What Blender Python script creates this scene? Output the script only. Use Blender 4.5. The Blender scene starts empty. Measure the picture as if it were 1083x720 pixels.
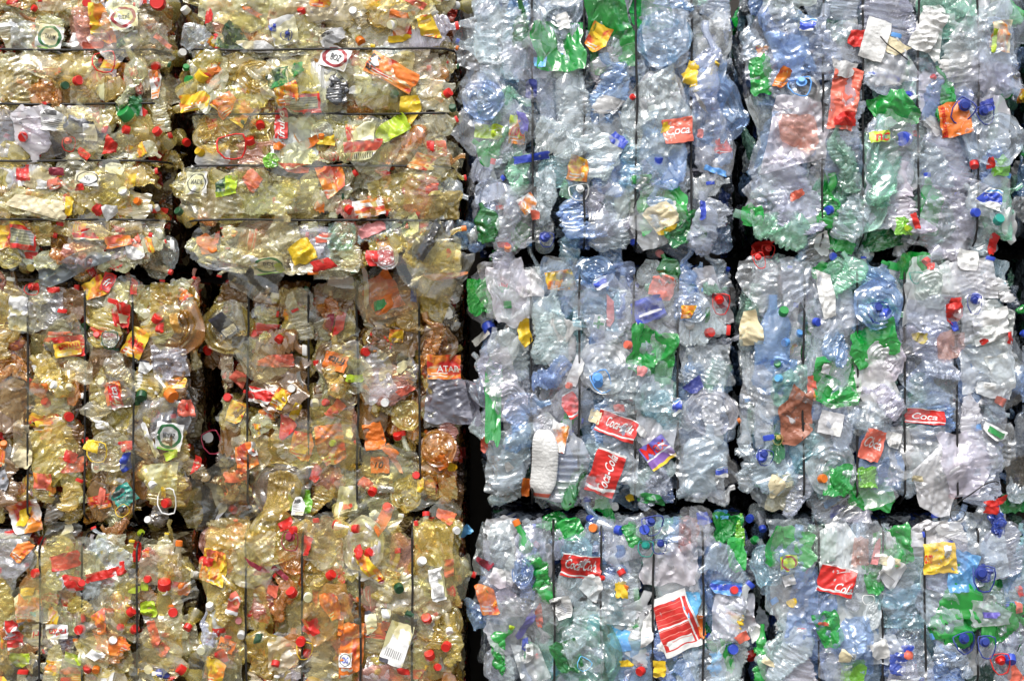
import bpy, math, random
import numpy as np
from mathutils import Matrix, Vector

random.seed(7)
RNG = np.random.default_rng(7)
S = bpy.context.scene
COL = S.collection
R = math.radians

# ------------------------------------------------------------------ camera, sky, sun
PXM, CAMD, EYE = 250.0, 7.0, 1.82          # photo pixels per metre on the face of the stack, distance, eye height
cam_d = bpy.data.cameras.new('camera')
cam = bpy.data.objects.new('camera', cam_d)
COL.objects.link(cam)
cam.location = (0, -CAMD, EYE)
cam.rotation_euler = (R(90), 0, 0)
cam_d.sensor_width = 36
cam_d.lens = 36 * CAMD / (1083 / PXM)
cam_d.clip_end = 500
S.camera = cam

SUN_EL, SUN_AZ = 58, 200                   # high soft light from behind the camera
world = bpy.data.worlds.new('World')
S.world = world
world.use_nodes = True
wn = world.node_tree
bg = wn.nodes['Background']
sky = wn.nodes.new('ShaderNodeTexSky')
sky.sky_type = 'NISHITA'
sky.sun_disc = False
sky.sun_elevation = R(SUN_EL)
sky.sun_rotation = R(SUN_AZ)
sky.air_density = 1.2
sky.dust_density = 3.0
hs = wn.nodes.new('ShaderNodeHueSaturation')
hs.inputs['Saturation'].default_value = 0.6   # a thin white overcast
wn.links.new(sky.outputs[0], hs.inputs['Color'])
wn.links.new(hs.outputs[0], bg.inputs['Color'])
bg.inputs['Strength'].default_value = 0.095
sun_d = bpy.data.lights.new('sun', 'SUN')
sun_d.energy = 1.5
sun_d.angle = R(34)
sun_d.color = (1.0, 0.97, 0.92)
sun = bpy.data.objects.new('sun', sun_d)
COL.objects.link(sun)
az = R(SUN_AZ)
dvec = Vector((math.sin(az) * math.cos(R(SUN_EL)), math.cos(az) * math.cos(R(SUN_EL)), math.sin(R(SUN_EL))))
sun.rotation_euler = dvec.to_track_quat('Z', 'Y').to_euler()

vs = S.view_settings
vs.view_transform = 'Standard'
vs.look = 'None'
vs.exposure = 1.05
vs.gamma = 1
S.cycles.max_bounces = 4
S.cycles.diffuse_bounces = 2
S.cycles.glossy_bounces = 2
S.cycles.transmission_bounces = 2
S.cycles.transparent_max_bounces = 8
S.cycles.caustics_reflective = False
S.cycles.sample_clamp_indirect = 4


# ------------------------------------------------------------------ numpy noise
PERM = RNG.permutation(256)
PERM = np.concatenate([PERM, PERM, PERM])
GRAD = RNG.normal(size=(256, 3))
GRAD /= np.linalg.norm(GRAD, axis=1)[:, None]


def noise3(p):
    p = np.asarray(p, float)
    i = np.floor(p).astype(int)
    f = p - i
    u = f * f * f * (f * (f * 6 - 15) + 10)
    i &= 255
    out = 0
    for dx in (0, 1):
        for dy in (0, 1):
            for dz in (0, 1):
                h = PERM[PERM[PERM[(i[:, 0] + dx) & 255] + ((i[:, 1] + dy) & 255)] + ((i[:, 2] + dz) & 255)]
                g = GRAD[h]
                d = g[:, 0] * (f[:, 0] - dx) + g[:, 1] * (f[:, 1] - dy) + g[:, 2] * (f[:, 2] - dz)
                w = (u[:, 0] if dx else 1 - u[:, 0]) * (u[:, 1] if dy else 1 - u[:, 1]) * (u[:, 2] if dz else 1 - u[:, 2])
                out = out + w * d
    return out


def ridged(p):
    return 1 - 2.2 * np.abs(noise3(p))


def sstep(a, b, x):
    t = np.clip((x - a) / (b - a), 0, 1)
    return t * t * (3 - 2 * t)


def tri(x):
    return 4 * np.abs(x - np.floor(x + .5)) - 1


def facets(P, rng, wl, n=4, slope=.3, aniso=None):
    """folded-sheet relief: flat facets meeting in straight creases, of about this wavelength"""
    out = 0
    wv = noise3(P * (.42 / wl) + rng.uniform(0, 40, 3)) * 1.9
    gate = .25 + 1.7 * np.clip(noise3(P * (.5 / wl) + rng.uniform(0, 40, 3)) + .22, 0, .8)
    for _ in range(n):
        k = rng.normal(size=3)
        if aniso is not None:
            k = k * .55 + np.asarray(aniso) * rng.normal()
        k /= np.linalg.norm(k) + 1e-9
        l = wl * rng.uniform(.55, 1.9)
        out = out + tri(P @ k / l + rng.uniform() + wv * rng.uniform(.5, 1)) * l * .25 * slope
    return out * gate


# ------------------------------------------------------------------ materials
def new_mat(name):
    m = bpy.data.materials.new(name)
    m.use_nodes = True
    return m, m.node_tree.nodes, m.node_tree.links, m.node_tree.nodes['Principled BSDF']


def math_node(N, L, op, a, b=None, clamp=False):
    n = N.new('ShaderNodeMath')
    n.operation = op
    n.use_clamp = clamp
    for k, v in enumerate((a, b)):
        if v is None:
            continue
        if isinstance(v, (int, float)):
            n.inputs[k].default_value = v
        else:
            L.new(v, n.inputs[k])
    return n.outputs[0]


def mix_col(N, L, fac, a, b, mode='MIX'):
    n = N.new('ShaderNodeMix')
    n.data_type = 'RGBA'
    n.blend_type = mode
    for s, v in ((n.inputs[0], fac), (n.inputs[6], a), (n.inputs[7], b)):
        if isinstance(v, (int, float)):
            s.default_value = v
        elif isinstance(v, tuple):
            s.default_value = (*v[:3], 1)
        else:
            L.new(v, s)
    return n.outputs[2]


def crease_bump(N, L, scale, strength, dist):
    """fine creases of crushed plastic"""
    tc = N.new('ShaderNodeTexCoord')
    oi = N.new('ShaderNodeObjectInfo')
    cb = N.new('ShaderNodeCombineXYZ')
    for k in range(3):
        L.new(math_node(N, L, 'MULTIPLY', oi.outputs['Random'], 17.0 + 9 * k), cb.inputs[k])
    add = N.new('ShaderNodeVectorMath')
    add.operation = 'ADD'
    L.new(tc.outputs['Object'], add.inputs[0])
    L.new(cb.outputs[0], add.inputs[1])
    n = N.new('ShaderNodeTexNoise')
    n.inputs['Scale'].default_value = scale * 0.8
    n.inputs['Detail'].default_value = 2
    L.new(add.outputs[0], n.inputs['Vector'])
    h = math_node(N, L, 'ABSOLUTE', math_node(N, L, 'SUBTRACT', n.outputs[0], 0.5))
    h = math_node(N, L, 'MULTIPLY', h, 2.5)
    b = N.new('ShaderNodeBump')
    b.inputs['Strength'].default_value = strength
    b.inputs['Distance'].default_value = dist
    L.new(h, b.inputs['Height'])
    return b.outputs[0], n.outputs[0]


def plastic_mat(name, rough, f0, edge):
    """thin crushed clear plastic: a tinted see-through sheet with a little haze and a bright gloss on every crease;
    tint and haze come from the object colour"""
    m, N, L, P = new_mat(name)
    N.remove(P)
    oi = N.new('ShaderNodeObjectInfo')
    tr = N.new('ShaderNodeBsdfTransparent')
    L.new(mix_col(N, L, 0.6, (1, 1, 1), oi.outputs['Color']), tr.inputs['Color'])
    df = N.new('ShaderNodeBsdfDiffuse')
    L.new(oi.outputs['Color'], df.inputs['Color'])
    gl = N.new('ShaderNodeBsdfGlossy')
    gl.inputs['Roughness'].default_value = rough
    gl.inputs['Color'].default_value = (1, 1, 1, 1)
    lw = N.new('ShaderNodeLayerWeight')
    lw.inputs['Blend'].default_value = 0.5
    fac = lw.outputs['Facing']
    f2 = math_node(N, L, 'MULTIPLY', fac, fac)
    h = math_node(N, L, 'ADD', oi.outputs['Alpha'], math_node(N, L, 'MULTIPLY', f2, edge), True)
    m1 = N.new('ShaderNodeMixShader')
    L.new(h, m1.inputs[0])
    L.new(tr.outputs[0], m1.inputs[1])
    L.new(df.outputs[0], m1.inputs[2])
    g = math_node(N, L, 'ADD', math_node(N, L, 'MULTIPLY', math_node(N, L, 'MULTIPLY', f2, fac), .7), f0, True)
    m2 = N.new('ShaderNodeMixShader')
    L.new(g, m2.inputs[0])
    L.new(m1.outputs[0], m2.inputs[1])
    L.new(gl.outputs[0], m2.inputs[2])
    L.new(m2.outputs[0], N['Material Output'].inputs['Surface'])
    return m


def solid_mat(name, rough, scale=0, strength=0.3, dist=0.002, col=None, var=0.0, spec=0.5):
    m, N, L, P = new_mat(name)
    P.inputs['Roughness'].default_value = rough
    P.inputs['Specular IOR Level'].default_value = spec
    if col is None:
        oi = N.new('ShaderNodeObjectInfo')
        c = oi.outputs['Color']
    else:
        c = col
    if scale:
        nrm, nz = crease_bump(N, L, scale, strength, dist)
        L.new(nrm, P.inputs['Normal'])
        if var:
            dirt = math_node(N, L, 'MULTIPLY', nz, var)
            c = mix_col(N, L, dirt, c, (0.12, 0.09, 0.06))
    if isinstance(c, tuple):
        P.inputs['Base Color'].default_value = (*c, 1)
    else:
        L.new(c, P.inputs['Base Color'])
    return m


def print_mat(name, layers, rough=0.3, see=0.0):
    """printed label film: object colour as ground, then shapes laid over it in label coordinates"""
    m, N, L, P = new_mat(name)
    P.inputs['Roughness'].default_value = rough
    uv = N.new('ShaderNodeUVMap')
    sp = N.new('ShaderNodeSeparateXYZ')
    L.new(uv.outputs[0], sp.inputs[0])
    U, V = sp.outputs[0], sp.outputs[1]
    oi = N.new('ShaderNodeObjectInfo')
    c = oi.outputs['Color']
    M = lambda op, a, b=None, cl=False: math_node(N, L, op, a, b, cl)

    def rect(u0, u1, v0, v1):
        k = M('MULTIPLY', M('GREATER_THAN', U, u0), M('LESS_THAN', U, u1))
        return M('MULTIPLY', k, M('MULTIPLY', M('GREATER_THAN', V, v0), M('LESS_THAN', V, v1)))
    for lay in layers:
        kind, colr = lay[0], lay[-1]
        if kind == 'rect':
            k = rect(*lay[1:5])
        elif kind == 'ring':
            du = M('MULTIPLY', M('SUBTRACT', U, lay[1]), lay[5])
            dv = M('SUBTRACT', V, lay[2])
            d = M('SQRT', M('ADD', M('MULTIPLY', du, du), M('MULTIPLY', dv, dv)))
            k = M('MULTIPLY', M('GREATER_THAN', d, lay[3]), M('LESS_THAN', d, lay[4]))
        elif kind == 'blob':
            n = N.new('ShaderNodeTexNoise')
            n.inputs['Scale'].default_value = lay[1]
            n.inputs['Detail'].default_value = 3
            n.inputs['Distortion'].default_value = 1.2
            cx = N.new('ShaderNodeCombineXYZ')
            L.new(M('ADD', U, M('MULTIPLY', oi.outputs['Random'], 40 + lay[3])), cx.inputs[0])
            L.new(V, cx.inputs[1])
            L.new(cx.outputs[0], n.inputs['Vector'])
            k = M('MULTIPLY', M('SUBTRACT', n.outputs[0], lay[2]), 14, True)
        elif kind == 'bars':       # barcode-like or ruled lines inside a rectangle
            t = M('FRACT', M('MULTIPLY', U if lay[6] == 'u' else V, lay[5]))
            k = M('MULTIPLY', rect(*lay[1:5]), M('LESS_THAN', t, lay[7]))
        elif kind == 'wave':
            w = M('ADD', V, M('MULTIPLY', M('SINE', M('MULTIPLY', U, lay[3])), lay[4]))
            k = M('MULTIPLY', M('GREATER_THAN', w, lay[1]), M('LESS_THAN', w, lay[2]))
        c = mix_col(N, L, k, c, colr)
    nrm, nz = crease_bump(N, L, 60, 0.35, 0.003)
    c = mix_col(N, L, M('MULTIPLY', nz, 0.10), c, (0.5, 0.45, 0.4))
    L.new(nrm, P.inputs['Normal'])
    L.new(c, P.inputs['Base Color'])
    return m


WHT, RED, YEL, ORA, GRN, BLU, BLK = (.8, .8, .78), (.62, .015, .012), (.8, .55, .02), (.8, .25, .02), (.02, .3, .05), (.03, .08, .55), (.02, .02, .02)
M_PET = plastic_mat('crushed_bottle_plastic', .17, .12, .30)
M_FILM = plastic_mat('crinkled_film', .21, .10, .22)
M_CAP = solid_mat('cap_plastic', 0.35, 30, 0.15, 0.001, None, 0.15)
M_SCRAP = solid_mat('scrap_plastic', 0.35, 45, 0.6, 0.006, None, 0.3)
M_WIRE = solid_mat('baling_wire_steel', 0.5, 90, 0.4, 0.002, (0.012, 0.011, 0.011))
M_HANDLE = solid_mat('handle_plastic', 0.3, 30, 0.1, 0.001)
M_INK = solid_mat('printing_ink', 0.35)
LAB = {
    'plain': print_mat('label_plain', [('blob', 5, .62, 0, WHT)]),
    'fruit': print_mat('label_fruit', [('blob', 1.3, .5, 0, ORA), ('blob', 1.6, .58, 7, (.6, .05, .02)), ('blob', 2.0, .62, 13, (.75, .66, .4)), ('bars', .1, .6, .1, .3, 9, 'v', .4, (.75, .7, .6)), ('blob', 2, .68, 21, (.1, .25, .03))]),
    'band': print_mat('label_band', [('rect', 0, 1, 0, .16, WHT), ('wave', .62, .72, 7, .09, WHT)]),
    'cola': print_mat('label_red_wave', [('wave', .1, .17, 4.5, .05, WHT), ('rect', 0, 1, .95, 1, WHT)]),
    'bar': print_mat('label_barcode', [('rect', 0, 1, .0, .45, WHT), ('bars', .15, .85, .08, .38, 17, 'u', .5, BLK)]),
    'grey': print_mat('label_grey_panel', [('rect', .08, .92, .2, .75, (.35, .36, .38)), ('bars', .1, .9, .22, .73, 9, 'v', .45, (.16, .16, .17)), ('rect', 0, 1, .9, 1, YEL)]),
    'ringg': print_mat('label_green_ring', [('ring', .5, .52, .34, .45, 1, (.02, .16, .05)), ('rect', .1, .9, 0, .06, (.2, .6, .03))]),
    'ringr': print_mat('label_red_ring', [('ring', .5, .5, .33, .45, 1, (.35, .02, .03))]),
    'ringk': print_mat('label_black_ring', [('ring', .5, .5, .38, .44, 1, (.05, .05, .05))]),
    'rule': print_mat('label_red_panel', [('rect', .05, .95, .1, .88, RED), ('rect', .8, .84, .02, .95, WHT), ('rect', .05, .8, .47, .5, WHT),
                                          ('bars', .1, .78, .52, .86, 11, 'v', .12, (.75, .2, .15)), ('rect', .15, .75, .12, .26, WHT), ('bars', .05, .8, .12, .46, 9, 'v', .12, (.8, .25, .2))]),
    'print': print_mat('label_fine_print', [('bars', .1, .9, .1, .5, 13, 'v', .4, (.2, .2, .2)), ('rect', .1, .6, .62, .85, (.1, .1, .1)), ('blob', 6, .6, 3, WHT)]),
    'wave': print_mat('label_blue_wave', [('wave', .3, .75, 6, .08, BLU), ('wave', .8, .9, 6, .08, (.1, .35, .75)), ('blob', 8, .62, 5, WHT)]),
    'leaf': print_mat('label_dark_green', [('rect', 0, .45, .3, 1, (.015, .07, .03)), ('blob', 6, .55, 2, (.25, .4, .12))]),
    'cross': print_mat('label_white_green_cross', [('rect', .4, .6, .1, .9, GRN), ('rect', .1, .9, .4, .55, GRN)]),
    'split': print_mat('label_dark_end', [('rect', 0, 1, .86, 1, (.03, .03, .05)), ('rect', .1, .9, .1, .4, (.75, .75, .73)), ('bars', .15, .85, .14, .3, 12, 'u', .5, (.25, .25, .25)), ('rect', 0, .4, 0, .08, (.03, .03, .05))]),
    'max': print_mat('label_purple_yellow', [('rect', 0, 1, .12, .42, (.22, .1, .4)), ('rect', 0, 1, 0, .12, YEL), ('rect', 0, 1, .42, .48, WHT)]),
}


# ------------------------------------------------------------------ mesh helpers
def mesh_from(name, V, F, mat, uv=None, sharp=38, smooth=True):
    me = bpy.data.meshes.new(name)
    me.from_pydata([tuple(v) for v in V], [], [tuple(f) for f in F])
    if uv is not None:
        ul = me.uv_layers.new(name='UVMap')
        idx = np.empty(len(me.loops), int)
        me.loops.foreach_get('vertex_index', idx)
        ul.data.foreach_set('uv', np.asarray(uv)[idx].astype(np.float32).ravel())
    me.materials.append(mat)
    if smooth:
        me.polygons.foreach_set('use_smooth', [True] * len(me.polygons))
        me.update()
        if sharp:
            me.set_sharp_from_angle(angle=R(sharp))
    me.update()
    return me


def grid_faces(nu, nv, wrap=False):
    """nv rows of nu vertices"""
    F = []
    for j in range(nv - 1):
        for i in range(nu if wrap else nu - 1):
            a, b = j * nu + i, j * nu + (i + 1) % nu
            F.append((a, b, b + nu, a + nu))
    return F


def grid_normals(P, nu, nv, wrap):
    G = P.reshape(nv, nu, 3)
    if wrap:
        du = np.roll(G, -1, 1) - np.roll(G, 1, 1)
    else:
        du = np.gradient(G, axis=1)
    dv = np.gradient(G, axis=0)
    n = np.cross(du, dv)
    n /= np.linalg.norm(n, axis=2)[:, :, None] + 1e-9
    return n.reshape(-1, 3)


def mesh_pts(me):
    a = np.empty(len(me.vertices) * 3)
    me.vertices.foreach_get('co', a)
    return a.reshape(-1, 3)


def mirror_dents(P, w, rng, n, axis_z, rad, lo, hi):
    """buckle a thin shell: mirror whatever lies beyond a random plane back through it"""
    for _ in range(n):
        th = rng.uniform(0, 2 * math.pi)
        k = rng.normal(0, 0.4)
        nn = np.array([math.cos(th), math.sin(th) * 0.8, k])
        nn /= np.linalg.norm(nn)
        zc = rng.uniform(-0.45, 0.3) * axis_z
        q = np.array([0, 0, zc]) + nn * rad * rng.uniform(lo, hi)
        d = (P - q) @ nn
        P = P - np.where(d > 0, 1.9 * np.minimum(d, .55 * rad) * w, 0)[:, None] * nn
    return P


def bend(P, rng, L, amt):
    """curl along the length in the plane of the face, a little out of it"""
    a = rng.uniform(-amt, amt)
    b = rng.uniform(-amt, amt) * 0.25
    z0 = rng.uniform(-0.15, 0.15) * L
    wdt = L * 0.10
    t = sstep(-wdt, wdt, P[:, 2] - z0) - 0.5
    for ang, ax in ((a, 0), (b, 1)):
        th = t * ang
        c, s = np.cos(th), np.sin(th)
        x, z = P[:, ax].copy(), P[:, 2] - z0
        P[:, ax] = x * c + z * s
        P[:, 2] = -x * s + z * c + z0
    return P


CAPR, CAPH = 0.0155, 0.02


def make_bottle(rng, L, Rad, ribs, crush):
    nu, nv = 52, 84
    t = np.linspace(0, 1, nv)
    nk = 1 - 0.028 / L
    s0 = nk - rng.uniform(.17, .26)
    r = Rad * (1 + 0.045 * np.sin(t * L * 330) * ribs * sstep(.08, .16, t) * sstep(s0, s0 - .06, t))
    sh = sstep(s0, nk, t)
    r = r * (1 - sh) + 0.0128 * sh
    r = r * np.clip(sstep(-0.012, 0.05, t), 0.12, 1)
    th = np.linspace(0, 2 * math.pi, nu, endpoint=False)
    T, TH = np.meshgrid(t, th, indexing='ij')
    RR = r[:, None] * (1 + 0.05 * np.cos(5 * TH) * (T < 0.08))
    w = (sstep(nk, nk - .1, T)).ravel()
    P = np.stack([RR * np.cos(TH), RR * np.sin(TH), (T - 0.5) * L], 2).reshape(-1, 3)
    fl, wd = rng.uniform(0.40, 0.62), rng.uniform(0.2, 0.36)
    P = mirror_dents(P, w, rng, crush, L, Rad, 0.72, 0.99)
    P[:, 1] *= 1 - fl * w
    P[:, 0] *= 1 + wd * w
    nrm = grid_normals(P, nu, nv, True)
    an = rng.normal(size=3)
    an /= np.linalg.norm(an)
    d = facets(P, rng, .10, 2, .40) + facets(P, rng, .042, 3, .34, an) + facets(P, rng, .016, 3, .24, an)
    P = P + nrm * (d * w)[:, None]
    P = bend(P, rng, L, rng.choice([0.25, 0.6, 1.5], p=[.55, .3, .15]))
    nrm = grid_normals(P, nu, nv, True)
    V = list(P) + [P[:nu].mean(0)]
    F = grid_faces(nu, nv, True) + [(len(V) - 1, (i + 1) % nu, i) for i in range(nu)]
    me = mesh_from('crushed_bottle', V, F, M_PET)
    # wrap-round label: a band of the same buckled surface, 1.5 mm proud
    G = (P + nrm * 0.0016).reshape(nv, nu, 3)
    a, b = int(nv * rng.uniform(.16, .28)), int(nv * rng.uniform(.45, .58))
    i0, cnt = int(rng.integers(0, nu)), int(nu * rng.uniform(.5, .9))
    ii = [(i0 + k) % nu for k in range(cnt)]
    LV = G[a:b][:, ii].reshape(-1, 3)
    uu, vv = np.meshgrid(np.linspace(0, 2, cnt) % 1.0001, np.linspace(0, 1, b - a))
    lab = ('wrap_label', LV, grid_faces(cnt, b - a), np.stack([uu.ravel(), vv.ravel()], 1))
    # where the cap sits
    top, below = P[-nu:].mean(0), P[-4 * nu:-3 * nu].mean(0)
    z = Vector(top - below).normalized()
    M = Matrix.Translation(Vector(top) - z * (CAPH * .75)) @ z.to_track_quat('Z', 'Y').to_matrix().to_4x4()
    return dict(mesh=me, label=lab, cap=M, pts=P)


def make_puck(rng, Rad):
    """bottle stamped flat end-on, its moulded base towards the front"""
    nu, nv = 60, 40
    t = np.linspace(0, 1, nv)
    th = np.linspace(0, 2 * math.pi, nu, endpoint=False)
    T, TH = np.meshgrid(t, th, indexing='ij')
    front = T < 0.6
    k = np.clip(T / 0.6, 0, 1)
    rr = np.where(front, k, 1 - 0.35 * (T - 0.6) / 0.4) * Rad
    rr = np.maximum(rr, 0.03 * Rad)
    y = np.where(front, -0.020 * np.sin(k * math.pi * .95) * (1 + .5 * np.cos(5 * TH)) - 0.004 + .003 * np.sin(k * 30), (T - .6) / .4 * 0.05)
    P = np.stack([rr * np.cos(TH), y, rr * np.sin(TH)], 2).reshape(-1, 3)
    w = np.clip(T.ravel() * 2.2, 0.1, 1)
    d = facets(P, rng, .07, 2, .5) + facets(P, rng, .034, 2, .34) + facets(P, rng, .014, 2, .12)
    P = P + np.stack([.5 * facets(P, rng, .06, 3, .6), d, .5 * facets(P, rng, .06, 3, .6)], 1) * w[:, None]
    V = list(P) + [P[:nu].mean(0)]
    F = grid_faces(nu, nv, True) + [(len(V) - 1, (i + 1) % nu, i) for i in range(nu)]
    return dict(mesh=mesh_from('flattened_bottle_base', V, F, M_PET), pts=P)


def make_scrunch(rng, w, h):
    """a torn, creased piece of thin bottle wall or bag"""
    n = 58
    u, v = np.meshgrid(np.linspace(-.5, .5, n), np.linspace(-.5, .5, n))
    P = np.stack([u.ravel() * w, np.zeros(n * n), v.ravel() * h], 1)
    o = rng.uniform(0, 50, 3)
    th = np.arctan2(v, u).ravel()
    rad = np.hypot(u, v).ravel() * 2
    k = (1 + 0.35 * noise3(np.stack([np.cos(th) * 1.3, np.sin(th) * 1.3, 0 * th], 1) + o)) * (1 - .22 * np.clip(rad - .8, 0, 1))
    P[:, 0] *= k
    P[:, 2] *= k
    an = rng.normal(size=3) * np.array([1, 0, 1])
    an /= np.linalg.norm(an)
    big = facets(P, rng, .18, 3, .4)
    mid = facets(P, rng, .055, 4, .42, an)
    fine = facets(P, rng, .017, 3, .28, an)
    P[:, 1] = big + mid + fine
    for ax in (0, 2):
        P[:, ax] += .6 * facets(P, rng, .06, 3, .5)
    P[:, 1] += rng.uniform(.5, 1.4) * (P[:, 0] ** 2) * rng.choice([3, 1.5]) - .01
    P[:, 1] -= P[:, 1].mean()
    return dict(mesh=mesh_from('scrunched_sheet', P, grid_faces(n, n), M_FILM, sharp=35), pts=P)


def lathe(prof, nu, mat, name, flute=0):
    th = np.linspace(0, 2 * math.pi, nu, endpoint=False)
    V, F = [], []
    for q, (r, z, fl) in enumerate(prof):
        for i, a in enumerate(th):
            rr = r * (1 - 0.04 * fl * (i % 2))
            V.append((rr * math.cos(a), rr * math.sin(a), z))
    F = grid_faces(nu, len(prof), True)
    V.append((0, 0, prof[-1][1]))
    c = len(V) - 1
    b = (len(prof) - 1) * nu
    F += [(b + i, b + (i + 1) % nu, c) for i in range(nu)]
    return mesh_from(name, V, F, mat, sharp=30)


CAP = lathe([(CAPR, 0, 1), (CAPR, CAPH * .82, 1), (CAPR * .93, CAPH * .97, 0), (CAPR * .86, CAPH, 0), (CAPR * .8, CAPH * .97, 0), (CAPR * .3, CAPH * .97, 0)], 28, M_CAP, 'screw_cap')
NECK = lathe([(.034, -.06, 0), (.030, -.045, 0), (.019, -.025, 0), (.0135, -.012, 0), (.0165, -.004, 0), (.0165, -.001, 0), (.0125, 0, 0), (.0125, .016, 0)], 24, M_PET, 'bottle_neck')


def tube(path, rad, ns, mat, name, closed=False):
    P = np.asarray(path, float)
    n = len(P)
    V = []
    for i in range(n):
        a = P[(i - 1) % n] if closed or i > 0 else P[i]
        b = P[(i + 1) % n] if closed or i < n - 1 else P[i]
        t = Vector(b - a).normalized()
        u = t.cross(Vector((0.13, 1, 0.07))).normalized()
        v = t.cross(u)
        for k in range(ns):
            ang = 2 * math.pi * k / ns
            V.append(tuple(Vector(P[i]) + (u * math.cos(ang) + v * math.sin(ang)) * rad))
    F = []
    for j in range(n if closed else n - 1):
        for i in range(ns):
            a, b = j * ns + i, j * ns + (i + 1) % ns
            c, d = ((j + 1) % n) * ns + (i + 1) % ns, ((j + 1) % n) * ns + i
            F.append((a, b, c, d))
    return mesh_from(name, V, F, mat, sharp=0)


def make_handle(rng):
    """moulded carrying loop of a big water or oil bottle, with its neck collar (unit size, about 1 by 1)"""
    pts = [(-.42, .28), (-.36, .46), (-.1, .5), (.2, .5), (.42, .42), (.47, .15), (.4, -.2), (.25, -.47), (0, -.5), (-.25, -.42), (-.42, -.1)]
    path = []
    for k in range(44):
        f = k / 44 * len(pts)
        i = int(f)
        g = f - i
        a, b = pts[i % len(pts)], pts[(i + 1) % len(pts)]
        g = g * g * (3 - 2 * g) * .3 + g * .7
        path.append((a[0] + (b[0] - a[0]) * g, .12 * math.sin(k * .28 + rng.uniform(0, .2)), a[1] + (b[1] - a[1]) * g))
    m1 = tube(path, .030, 6, M_HANDLE, 'handle_loop', True)
    return m1


BOT = [make_bottle(RNG, RNG.uniform(.22, .34), RNG.uniform(.036, .052), RNG.choice([0, 1, 1.6]), int(RNG.integers(4, 11))) for _ in range(40)]
PUCK = [make_puck(RNG, RNG.uniform(.06, .085)) for _ in range(12)]
SCR = [make_scrunch(RNG, RNG.uniform(.16, .26), RNG.uniform(.16, .30)) for _ in range(26)]
HANDLE = [make_handle(RNG) for _ in range(4)]
COLLAR = lathe([(.36, 0, 0), (.36, .07, 0), (.27, .09, 0), (.25, .10, 1), (.24, .30, 1), (.21, .34, 0), (.1, .34, 0)], 26, M_HANDLE, 'collar')
LABCACHE = {}


def wrap_label_mesh(k, design):
    if (k, design) not in LABCACHE:
        nm, V, F, uv = BOT[k]['label']
        LABCACHE[(k, design)] = mesh_from(nm, V, F, LAB[design], uv)
    return LABCACHE[(k, design)]


# ------------------------------------------------------------------ depth map of the stack's front, filled as things are laid on it
CELL = 0.004
HX0, HZ0 = -2.9, -0.2
HN, HM = int(5.8 / CELL), int(4.0 / CELL)
HF = np.full((HM, HN), 0.30)


def cells(x, z):
    return np.clip(((z - HZ0) / CELL).astype(int), 0, HM - 1), np.clip(((x - HX0) / CELL).astype(int), 0, HN - 1)


def stamp(W):
    iz, ix = cells(W[:, 0], W[:, 2])
    np.minimum.at(HF, (iz, ix), W[:, 1])


def box_blur(A, r):
    for ax in (0, 1):
        n = A.shape[ax]
        c = np.cumsum(np.concatenate([np.zeros_like(np.take(A, [0], ax)), np.pad(A, [(r, r) if k == ax else (0, 0) for k in (0, 1)], mode='edge')], ax), ax)
        A = (np.take(c, range(2 * r + 1, n + 2 * r + 1), ax) - np.take(c, range(0, n), ax)) / (2 * r + 1)
    return A


def local_front(x0, x1, z0, z1, rmin=2, rblur=4):
    """front surface over a window: nearest thing within a few cells, smoothed so that a sheet bridges the gaps"""
    m = rmin + 2 * rblur + 2
    iz0, ix0 = [int(v) for v in cells(np.array([x0]), np.array([z0]))]
    iz1, ix1 = [int(v) for v in cells(np.array([x1]), np.array([z1]))]
    iz0, ix0, iz1, ix1 = max(iz0 - m, 0), max(ix0 - m, 0), min(iz1 + m + 1, HM), min(ix1 + m + 1, HN)
    A = HF[iz0:iz1, ix0:ix1].copy()
    B = A.copy()
    for d in range(1, rmin + 1):
        for ax in (0, 1):
            B = np.minimum(B, np.minimum(np.roll(B, 1, ax), np.roll(B, -1, ax)))
    for _ in range(2):
        B = box_blur(B, rblur)
    return B, iz0, ix0


def sample_front(x, z, rmin=2, rblur=4):
    B, iz0, ix0 = local_front(x.min(), x.max(), z.min(), z.max(), rmin, rblur)
    fz = np.clip((z - HZ0) / CELL - .5 - iz0, 0, B.shape[0] - 1.001)
    fx = np.clip((x - HX0) / CELL - .5 - ix0, 0, B.shape[1] - 1.001)
    a, b = fz.astype(int), fx.astype(int)
    u, v = fz - a, fx - b
    return (B[a, b] * (1 - u) + B[a + 1, b] * u) * (1 - v) + (B[a, b + 1] * (1 - u) + B[a + 1, b + 1] * u) * v


def px(x, y, depth=0.0):
    """photo pixel to a point at this depth on the face of the stack"""
    k = (CAMD + depth) / CAMD
    return (x - 541.5) / PXM * k, EYE + (360 - y) / PXM * k


# ------------------------------------------------------------------ ground, and an added backing that keeps the gaps dark
def slab(name, x0, x1, y0, y1, z0, z1, mat, kind):
    V = [(x, y, z) for z in (z0, z1) for y in (y0, y1) for x in (x0, x1)]
    F = [(0, 2, 3, 1), (4, 5, 7, 6), (0, 1, 5, 4), (2, 6, 7, 3), (0, 4, 6, 2), (1, 3, 7, 5)]
    o = bpy.data.objects.new(name, mesh_from(name, V, F, mat, smooth=False))
    COL.objects.link(o)
    o['kind'] = kind
    return o


M_CONC = solid_mat('yard_concrete', 0.9, 6, 0.4, 0.01, (0.16, 0.155, 0.145), 0.6)
M_BACKING = solid_mat('dark_backing', 0.9, 5, 0.3, 0.01, (0.03, 0.03, 0.03), 0.5)
slab('ground', -60, 60, -60, 60, -0.3, 0, M_CONC, 'structure')
slab('added_dark_backing', -6, 6, 1.45, 1.7, 0.001, 3.9, M_BACKING, 'structure')  # added, unseen slab: blocks the sky so gaps between bales stay dark

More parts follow.
